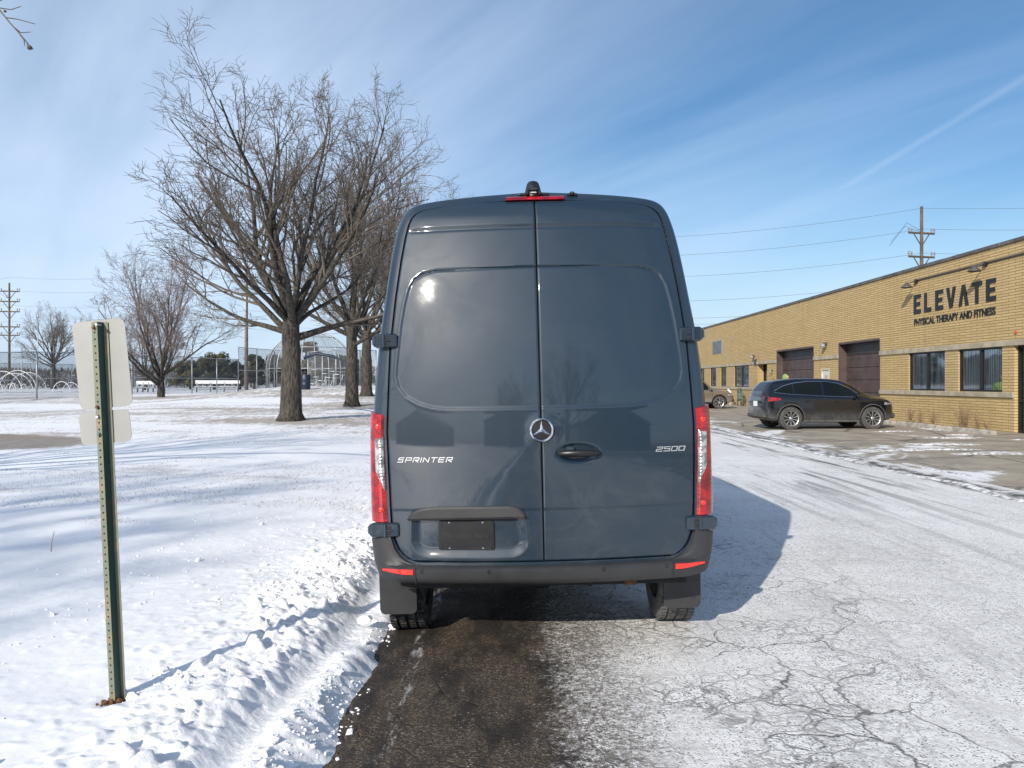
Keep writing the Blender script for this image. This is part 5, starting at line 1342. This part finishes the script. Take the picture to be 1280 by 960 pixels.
for s in (-1,1):
    m = MB(); px_, py_, pz_ = s*.25, -.16, .88
    m.tube([(px_,py_+.02,pz_+.03),(px_,py_,pz_-.02),(px_,py_-.01,pz_-.07)], [.024,.034,.032], 8)
    for j, (l_, dx) in enumerate(((.065,-.027),(.078,-.009),(.072,.010),(.055,.027))): m.tube([(px_+dx,py_-.01,pz_-.06),(px_+dx,py_-.02,pz_-.06-l_*.55),(px_+dx,py_-.005,pz_-.06-l_)], [.010,.009,.007], 6)
    m.tube([(px_-s*.025,py_-.01,pz_-.01),(px_-s*.05,py_-.03,pz_-.045),(px_-s*.05,py_-.035,pz_-.08)], [.012,.010,.008], 6)
    obj('hand', m, M['skin'], pe, smooth=True)

# ------------------------------------------------------------------ utility poles and wires
LA = Vector((29.3, 55, 0)); LB = Vector((-59.5, 91, 0)); dirL = (LB-LA)/1.0; perp = Vector((-dirL.y, dirL.x, 0)).normalized()
def pole_at(t): return LA+dirL*t
LV = [(13.5,-.1),(11.9,.5),(10.2,.5),(8.3,.0),(6.9,.25),(6.45,-.25)]      # wire heights above z=1, lateral offset
def upole(t, label, H=14.0, rz_=0, scale=1.0, arms=2):
    p = pole_at(t); r = thing('utility_pole', label, 'utility pole', (p.x, p.y, .2), group='wooden utility poles')
    m = MB(); m.tube([(0,0,-.5),(0,0,H*.5),(0,0,H)], [.16,.13,.10], 10); obj('shaft', m, M['wood_pole'], r, smooth=True)
    zs = [12.1, 10.4] if arms == 2 else [12.2,11.0,9.8,8.0,7.0]
    for z in zs:
        m = MB(); a = Vector((1.05,.25,0)); m.tube([tuple(-a+Vector((0,0,z))), tuple(a+Vector((0,0,z)))], .075, 6)
        for s in (-1,1): m.tube([tuple(a*s*.62+Vector((0,0,z-.03))), (0,0,z-.95)], .04, 5)
        ar = obj('crossarm', m, M['wood_pole'], r)
        for s in (-1,-.78,.78,1):
            m = MB(); q = a*s; m.lathe([(0,.34),(.04,.32),(.07,.26),(.05,.22),(.08,.16),(.05,.12),(.04,.05),(.02,0)], 8, (q.x, q.y, z+.06)); obj('insulator', m, M['insul'], ar)
    m = MB()
    for s in (-1,1):
        for k in range(1): m.tube([tuple(perp*.2*s+Vector((0,0,H-1.8))), tuple(dirL.normalized()*1.0+perp*.6*s+Vector((0,0,H-1.2))), tuple(dirL.normalized()*2.0+perp*.9*s+Vector((0,0,11.5)))], .015, 4)
    obj('jumper', m, M['wire'], r)
upole(0, 'wooden utility pole with two crossarms rising behind the brick building roof')
upole(.316, 'wooden utility pole hidden behind the van'); upole(.632, 'wooden utility pole with crossarms standing beside the steel light pole', H=12.6)
upole(1.0, 'dark wooden utility pole with five crossarms at the far left edge', arms=5, H=13.2); upole(-.316, 'wooden utility pole outside the right edge'); upole(1.35, 'wooden utility pole outside the left edge')
names = ['topmost overhead wire, reaching the tip of the pole behind the building','second overhead wire from the top, at the upper crossarm','third overhead wire from the top, at the lower crossarm','fourth overhead wire from the top','fifth overhead wire from the top, the upper of the lowest pair','lowest overhead wire, just above the brick roof']
for (h, off), lab in zip(LV, names):
    m = MB(); ts = [-.316,0,.316,.632,1.0,1.35]
    for a, b in zip(ts, ts[1:]):
        pts = []
        for k in range(17):
            t = k/16; p = pole_at(a+(b-a)*t)+perp*off; pts.append((p.x, p.y, .25+h+.35-.9*4*t*(1-t)*((b-a)/.35)))
        m.tube(pts, .012, 4, cap=False)
    tag(obj('power_line', m, M['wire']), lab, 'power line', 'overhead wires')
# steel light pole of the ball field
lx, ly = px2(307, 92), 92
r = thing('light_pole', 'tall grey steel floodlight pole behind the ball field fence', 'light pole', (lx, ly, .9))
m = MB(); m.tube([(0,0,-.3),(0,0,17.6)], [.16,.09], 10); obj('shaft', m, M['galv'], r, smooth=True)
for z in (16.4, 17.3):
    m = MB(); m.box((0,0,z),(1.7,.08,.08)); cb = obj('crossbar', m, M['galv'], r)
    for x in (-.75,-.25,.25,.75): m = MB(); m.lathe([(0,.16),(.10,.14),(.24,-.12),(0,-.10)], 12, (x,-.25,z+.02), 'y'); obj('floodlight', m, M['alu'], cb, smooth=True, fixn=True)
for px, Y, H, lab in ((101,70,6.6,'thin steel pole rising just above the left corner of the sign plate'),(47,100,9.0,'thin far pole left of the distant pale tree'),(27,80,4.3,'short post between the utility pole and the distant pale tree')):
    m = MB(); m.tube([(0,0,-.2),(0,0,H)], .06, 8); o = obj('thin_pole', m, M['galv'], smooth=True); o.location = (px2(px,Y), Y, .9 if Y > 60 else .7); tag(o, lab, 'pole')

# ------------------------------------------------------------------ chain link fences
def fence(label, pts, H, rails=(1.0,), group=None, z=None):
    x0, y0 = pts[0]; r = thing('chain_link_fence', label, 'fence', (x0, y0, 0), group=group)
    P = [Vector((x-x0, y-y0, gz(x,y))) for x, y in pts]
    for p in P: m = MB(); m.tube([tuple(p-Vector((0,0,.2))), tuple(p+Vector((0,0,H)))], .045, 8); obj('post', m, M['galv'], r, smooth=True)
    m = MB()
    for a, b in zip(P, P[1:]):
        for q in rails: m.tube([tuple(a+Vector((0,0,H*q-.03))), tuple(b+Vector((0,0,H*q-.03)))], .028, 6)
    obj('rail', m, M['galv'], r, smooth=True)
    for a, b in zip(P, P[1:]):
        L = (b-a).xy.length; m = MB(); m.add([(0,0,a.z+.03),(L,0,b.z+.03),(L,0,b.z+H-.03),(0,0,a.z+H-.03)], [(0,1,2,3)])
        o = obj('wire_mesh', m, M['mesh'], r); o.location = (a.x, a.y, 0); o.rotation_euler = (0,0,math.atan2(b.y-a.y, b.x-a.x))
A = Vector((-30.0, 36.5)); B = Vector((-22.4, 63.0))
def fpx(px): # point on line A-B seen at px
    k = (px-640)/F; d = B-A; t = (k*A.y-A.x)/(d.x-k*d.y); return tuple(A+d*t)
fence('chain link fence along the near side of the ball field, left part', [fpx(p) for p in (-70,-15,46,112,165,206,240,271,298)], 2.75, (1.0,.43))
C0 = Vector(fpx(298)); 
fence('taller chain link fence from the white bench to the backstop', [tuple(C0), (px2(321,66),66), (px2(343,68.5),68.5), (px2(366,70),70)], 3.75, (1.0,.5,.05))
fence('far chain link fence on the other side of the ball field', [(px2(p,98+i*1.5), 98+i*1.5) for i, p in enumerate(range(-40, 460, 26))], 3.4, (1.0,.55), z=.9)
fence('chain link fence right of the backstop near the second trunk', [(px2(385,62),62),(px2(403,62),62),(px2(420,62),62),(px2(434,60),60),(px2(450,62),62),(px2(470,62),62)], 2.9, (1.0,.5))
# arched backstop
bx, by = px2(388,70), 70
r = thing('backstop', 'arched chain link baseball backstop behind the big tree trunk', 'backstop', (bx, by, 1.25)); RB = 3.9; zb0 = 1.6
fr = MB(); ms = MB(); G = []
for k in range(11):
    az = R(180*k/10); pts = []
    for j in range(9):
        e = R(90*j/8); pts.append((RB*math.cos(az)*math.cos(e)*1.0, -RB*.8*math.sin(az)*math.cos(e)+.0, zb0+3.4*math.sin(e)))
    fr.tube([(pts[0][0], pts[0][1], -.2)]+pts, .045, 6); G.append(pts)
for j in (0,3,5): fr.tube([g[j] for g in G], .04, 6)
fr.tube([(-RB,0,zb0)]+[(RB*math.cos(R(a)),0,zb0+3.4*math.sin(R(a))) for a in range(170,0,-10)]+[(RB,0,zb0)], .06, 6)
obj('frame', fr, M['galv'], r, smooth=True); ms.grid(G); obj('wire_mesh', ms, M['mesh'], r)
m = MB(); m.tube([(px2(380,62)-bx,62-by,2.3),(px2(395,62)-bx,62-by,2.7),(px2(415,62)-bx,62-by,2.5),(px2(433,62)-bx,62-by,2.0),(px2(433,62)-bx,62-by,-.2)], .12, 8); obj('dark_canopy_rail', m, M['barrel'], r, smooth=True)
# benches and bleachers
def bench(label, px0, px1, Y, z0, back=True, mat='alu'):
    x0, x1 = px2(px0,Y), px2(px1,Y); L = x1-x0; r = thing('player_bench', label, 'bench', (x0, Y, z0))
    m = MB(); m.box((L/2,0,.45),(L,.28,.05),0,.01); obj('seat', m, M[mat], r)
    if back: m = MB(); m.box((L/2,.2,.85),(L,.05,.30),0,.01); obj('backrest', m, M['white_pipe'], r)
    n = 4
    for k in range(n): m = MB(); x = .15+(L-.3)*k/(n-1); m.box((x,0,.21),(.05,.25,.43)); m.box((x,.17,.45),(.05,.04,.85)) ; obj('leg', m, M['galv'], r)
bench('white backed bench behind the chain link fence', 243, 299, 66, .80+.0); bench('grey bench behind the fence just right of the sign', 169, 193, 66, .75, True, 'galv')
bx2, by2 = px2(388,52), 52
r = thing('bleachers', 'small aluminium bleachers beside the dark barrel', 'bleachers', (bx2, by2, gz(bx2,by2)))
for k in range(4):
    m = MB(); m.box((.22+.55*k,0,.42+.22*k*(1 if k < 3 else .9)),(.28,3.2,.04),0,.01); obj('seat_plank', m, M['alu'], r)
    m = MB(); m.box((.50+.55*k,0,.20+.2*k),(.22,3.2,.03)); obj('foot_plank', m, M['alu'], r)
    for s in (-1.3,1.3): m = MB(); m.tube([(.22+.55*k,s,0),(.22+.55*k,s,.40+.22*k)], .025, 6); m.tube([(.0+.55*k,s,.02),(.35+.55*k,s,.40+.2*k)], .022, 6); obj('leg', m, M['galv'], r)
px_, py_ = px2(382,46), 46
m = MB(); m.lathe([(0,0),(.27,0),(.28,.03),(.29,.28),(.30,.30),(.29,.32),(.29,.58),(.30,.60),(.29,.62),(.285,.86),(.27,.89),(.25,.87),(.25,.5),(0,.5)], 24); o = obj('barrel', m, M['barrel'], smooth=True, sharp=40, fixn=True)
o.location = (px_, py_, gz(px_,py_)-.02); tag(o, 'dark navy barrel used as a bin, right of the big tree trunk', 'barrel')
# white hoops at the far left
def hoop(px0, px1, pyt, Y, lab, n=1):
    x0, x1 = px2(px0,Y), px2(px1,Y); z0 = .75; zt2 = CZ-(pyt-HY)/F*Y; m = MB(); cx = (x0+x1)/2; rx = (x1-x0)/2
    m.tube([(cx+rx*math.cos(R(a))-cx, 0, (zt2-z0)*math.sin(R(a))) for a in range(180,-1,-10)], .032, 6)
    m.tube([(rx*math.cos(R(a)), 1.4, (zt2-z0)*.92*math.sin(R(a))) for a in range(180,-1,-10)], .026, 6)
    m.tube([(-rx,0,.03),(-rx,1.4,.03)], .04, 6); m.tube([(rx,0,.03),(rx,1.4,.03)], .04, 6)
    o = obj('pipe_hoop', m, M['white_pipe'], smooth=True); o.location = (cx, Y, z0); tag(o, lab, 'hoop')
hoop(-22,28,464,60,'large white pipe arch at the left edge behind the fence'); hoop(-2,46,463,66,'second large white pipe arch overlapping the first one'); hoop(12,20,479,62,'smallest white hoop under the large white arches'); hoop(66,88,477,66,'low white hoop left of the sign plate')
hoop(-8,4,479,62,'small white hoop cut by the left edge of the photo')

# ------------------------------------------------------------------ what the van mirrors: houses behind the viewer
def house(x, y, w, d, h, rf, col, lab):
    r = thing('house', lab, 'house', (x, y, 0)); m = MB(); m.box((0,0,h/2),(w,d,h)); wl = obj('wall', m, simple('siding', col, .8), r)
    m = MB(); m.prism([(-w/2-.4,h),(w/2+.4,h),(0,h+rf)], lambda a,b: (a,-d/2-.4,b), lambda a,b: (a,d/2+.4,b)); obj('roof', m, simple('shingle', (.07,.065,.06), .9), r, fixn=True)
    for k in (-1,0,1): m = MB(); m.box((k*w*.28, d/2+.03, h*.5),(1.1,.08,1.2)); obj('window', m, M['glass'], r)
house(13, -34, 13, 9, 3.2, 2.6, (.16,.12,.09), 'house behind the viewer, mirrored in the right rear door of the van')
house(-4, -58, 15, 9, 5.0, 3.0, (.25,.23,.20), 'house behind the viewer, mirrored in the middle of the rear doors')
house(-26, -46, 14, 9, 3.4, 2.8, (.14,.13,.12), 'house behind the viewer, mirrored in the left rear door')
plant_tree('bare_tree', PA, -16.0, -11.0, 'bare tree behind the viewer whose soft shadow crosses the snow left of the van', rz=1.1, s=1.18, z=.2)
plant_tree('bare_tree', PB, 4.5, -26, 'bare tree behind the viewer, mirrored in the van doors', rz=2, z=0)
plant_tree('bare_tree', PA, -3.5, -40, 'bare tree far behind the viewer, mirrored beside the badge', rz=4, z=0)

# ------------------------------------------------------------------ light, sky, camera
AZ = math.atan2(-.47, -.88); EL = R(27.3)
sd_ = Vector((-.4711*math.cos(EL), -.8821*math.cos(EL), math.sin(EL))).normalized()
su = bpy.data.lights.new('sun', 'SUN'); su.energy = 4.7; su.angle = R(.53); su.color = (1, .93, .83)
so = bpy.data.objects.new('sun', su); COL.objects.link(so); so.rotation_euler = sd_.to_track_quat('Z','Y').to_euler(); so.location = (0,0,30)
w = bpy.data.worlds.new('World'); sc.world = w; w.use_nodes = True; nt = w.node_tree; N = nt.nodes; Lk = nt.links
bg = N['Background']; sky = N.new('ShaderNodeTexSky'); sky.sky_type = 'NISHITA'; sky.sun_disc = False; sky.sun_elevation = EL
sky.sun_rotation = math.atan2(sd_.x, sd_.y); sky.altitude = 200; sky.air_density = 1.0; sky.dust_density = .6; sky.ozone_density = 1.6
tc = N.new('ShaderNodeTexCoord'); sx_ = N.new('ShaderNodeSeparateXYZ'); Lk.new(tc.outputs['Generated'], sx_.inputs[0])
def wm(op, a, b=None, clamp=False):
    n = N.new('ShaderNodeMath'); n.operation = op; n.use_clamp = clamp
    for i, v in enumerate((a, b)):
        if v is None: continue
        if isinstance(v, (int, float)): n.inputs[i].default_value = v
        else: Lk.new(v, n.inputs[i])
    return n.outputs[0]
def wr_(v, a, b, lo=0, hi=1):
    n = N.new('ShaderNodeMapRange'); n.interpolation_type = 'SMOOTHSTEP'; Lk.new(v, n.inputs[0])
    for i, q in enumerate((a,b,lo,hi)): n.inputs[i+1].default_value = q
    return n.outputs[0]
zc_ = wm('MAXIMUM', sx_.outputs[2], .0); den = wm('ADD', zc_, .16)
cu = N.new('ShaderNodeCombineXYZ'); Lk.new(wm('DIVIDE', sx_.outputs[0], den), cu.inputs[0]); Lk.new(wm('DIVIDE', sx_.outputs[1], den), cu.inputs[1])
def cloud(rot, scl, scale, det, rough, dist, loc=(0,0,0)):
    m0 = N.new('ShaderNodeMapping'); Lk.new(cu.outputs[0], m0.inputs[0]); m0.inputs['Rotation'].default_value = (0,0,R(rot))
    mp = N.new('ShaderNodeMapping'); Lk.new(m0.outputs[0], mp.inputs[0]); mp.inputs['Scale'].default_value = scl; mp.inputs['Location'].default_value = loc
    n = N.new('ShaderNodeTexNoise'); Lk.new(mp.outputs[0], n.inputs['Vector']); n.inputs['Scale'].default_value = scale; n.inputs['Detail'].default_value = det; n.inputs['Roughness'].default_value = rough; n.inputs['Distortion'].default_value = dist
    return n.outputs['Fac']
c1 = cloud(-122, (.28,1.0,1), .75, 6, .5, .5, (1.2,.3,0)); c2 = cloud(-128, (.34,1.5,1), 1.5, 6, .52, .5, (3,1,0)); c3 = cloud(0, (.5,.5,1), .45, 4, .5, .2, (5.3,2.2,0))
veil = wr_(wm('ADD', wm('MULTIPLY', c1, .65), wm('MULTIPLY', c2, .42)), .36, .72)
left = wm('MAXIMUM', wr_(sx_.outputs[0], .42, -.25, .55, .9), wr_(sx_.outputs[1], .3, -.2, 0, 1.3))  # second term: unseen cloud behind the camera, added to whiten the fill light
amt = wm('ADD', wm('MULTIPLY', wm('MULTIPLY', veil, left), .62), wr_(sx_.outputs[0], .15, -.5, 0, .24), True)
mx = N.new('ShaderNodeMix'); mx.data_type = 'RGBA'; Lk.new(amt, mx.inputs[0]); 
hs = N.new('ShaderNodeHueSaturation'); hs.inputs['Saturation'].default_value = 1.28; hs.inputs['Value'].default_value = 1.0; Lk.new(sky.outputs[0], hs.inputs['Color'])
hz = N.new('ShaderNodeMix'); hz.data_type = 'RGBA'; Lk.new(wr_(sx_.outputs[2], .22, .0, 0, .75), hz.inputs[0]); Lk.new(hs.outputs[0], hz.inputs[6]); hz.inputs[7].default_value = (4.0, 5.5, 7.4, 1)
Lk.new(hz.outputs[2], mx.inputs[6]); mx.inputs[7].default_value = (6.3, 7.6, 9.6, 1)
# thin contrail on the right
tr_ = N.new('ShaderNodeVectorMath'); tr_.operation = 'DOT_PRODUCT'; Lk.new(tc.outputs['Generated'], tr_.inputs[0])
pa = Vector(((1040-640)/F, 1, (HY-243)/F)).normalized(); pb = Vector(((1275-640)/F, 1, (HY-100)/F)).normalized(); nrm = pa.cross(pb).normalized(); tr_.inputs[1].default_value = nrm
dx_ = N.new('ShaderNodeVectorMath'); dx_.operation = 'DOT_PRODUCT'; Lk.new(tc.outputs['Generated'], dx_.inputs[0]); dirc = (pb-pa).normalized(); dx_.inputs[1].default_value = dirc
ta, tb = pa.dot(dirc), pb.dot(dirc)
jit = wm('MULTIPLY', wm('SUBTRACT', c2, .5), .006)
ct = wm('MULTIPLY', wr_(wm('ABSOLUTE', wm('ADD', tr_.outputs['Value'], jit)), .006, .0), wm('MULTIPLY', wr_(dx_.outputs['Value'], ta, ta+.03), wr_(sx_.outputs[1], 0, .1, 0, .10)))
mx2 = N.new('ShaderNodeMix'); mx2.data_type = 'RGBA'; Lk.new(ct, mx2.inputs[0]); Lk.new(mx.outputs[2], mx2.inputs[6]); mx2.inputs[7].default_value = (7.5, 8.6, 10.5, 1)
Lk.new(mx2.outputs[2], bg.inputs['Color']); bg.inputs['Strength'].default_value = .108

cam = bpy.data.cameras.new('camera'); co = bpy.data.objects.new('camera', cam); COL.objects.link(co); sc.camera = co
cam.sensor_width = 36; cam.lens = 36*F/1280; co.location = (0,0,CZ); co.rotation_euler = (R(90),0,0); cam.shift_y = -(480-HY)/1280; cam.clip_start = .05; cam.clip_end = 6000
sc.view_settings.view_transform = 'Standard'; sc.view_settings.look = 'None'; sc.view_settings.gamma = 1; sc.view_settings.exposure = .15; sc.view_settings.use_curve_mapping = False
sc.render.engine = 'CYCLES'
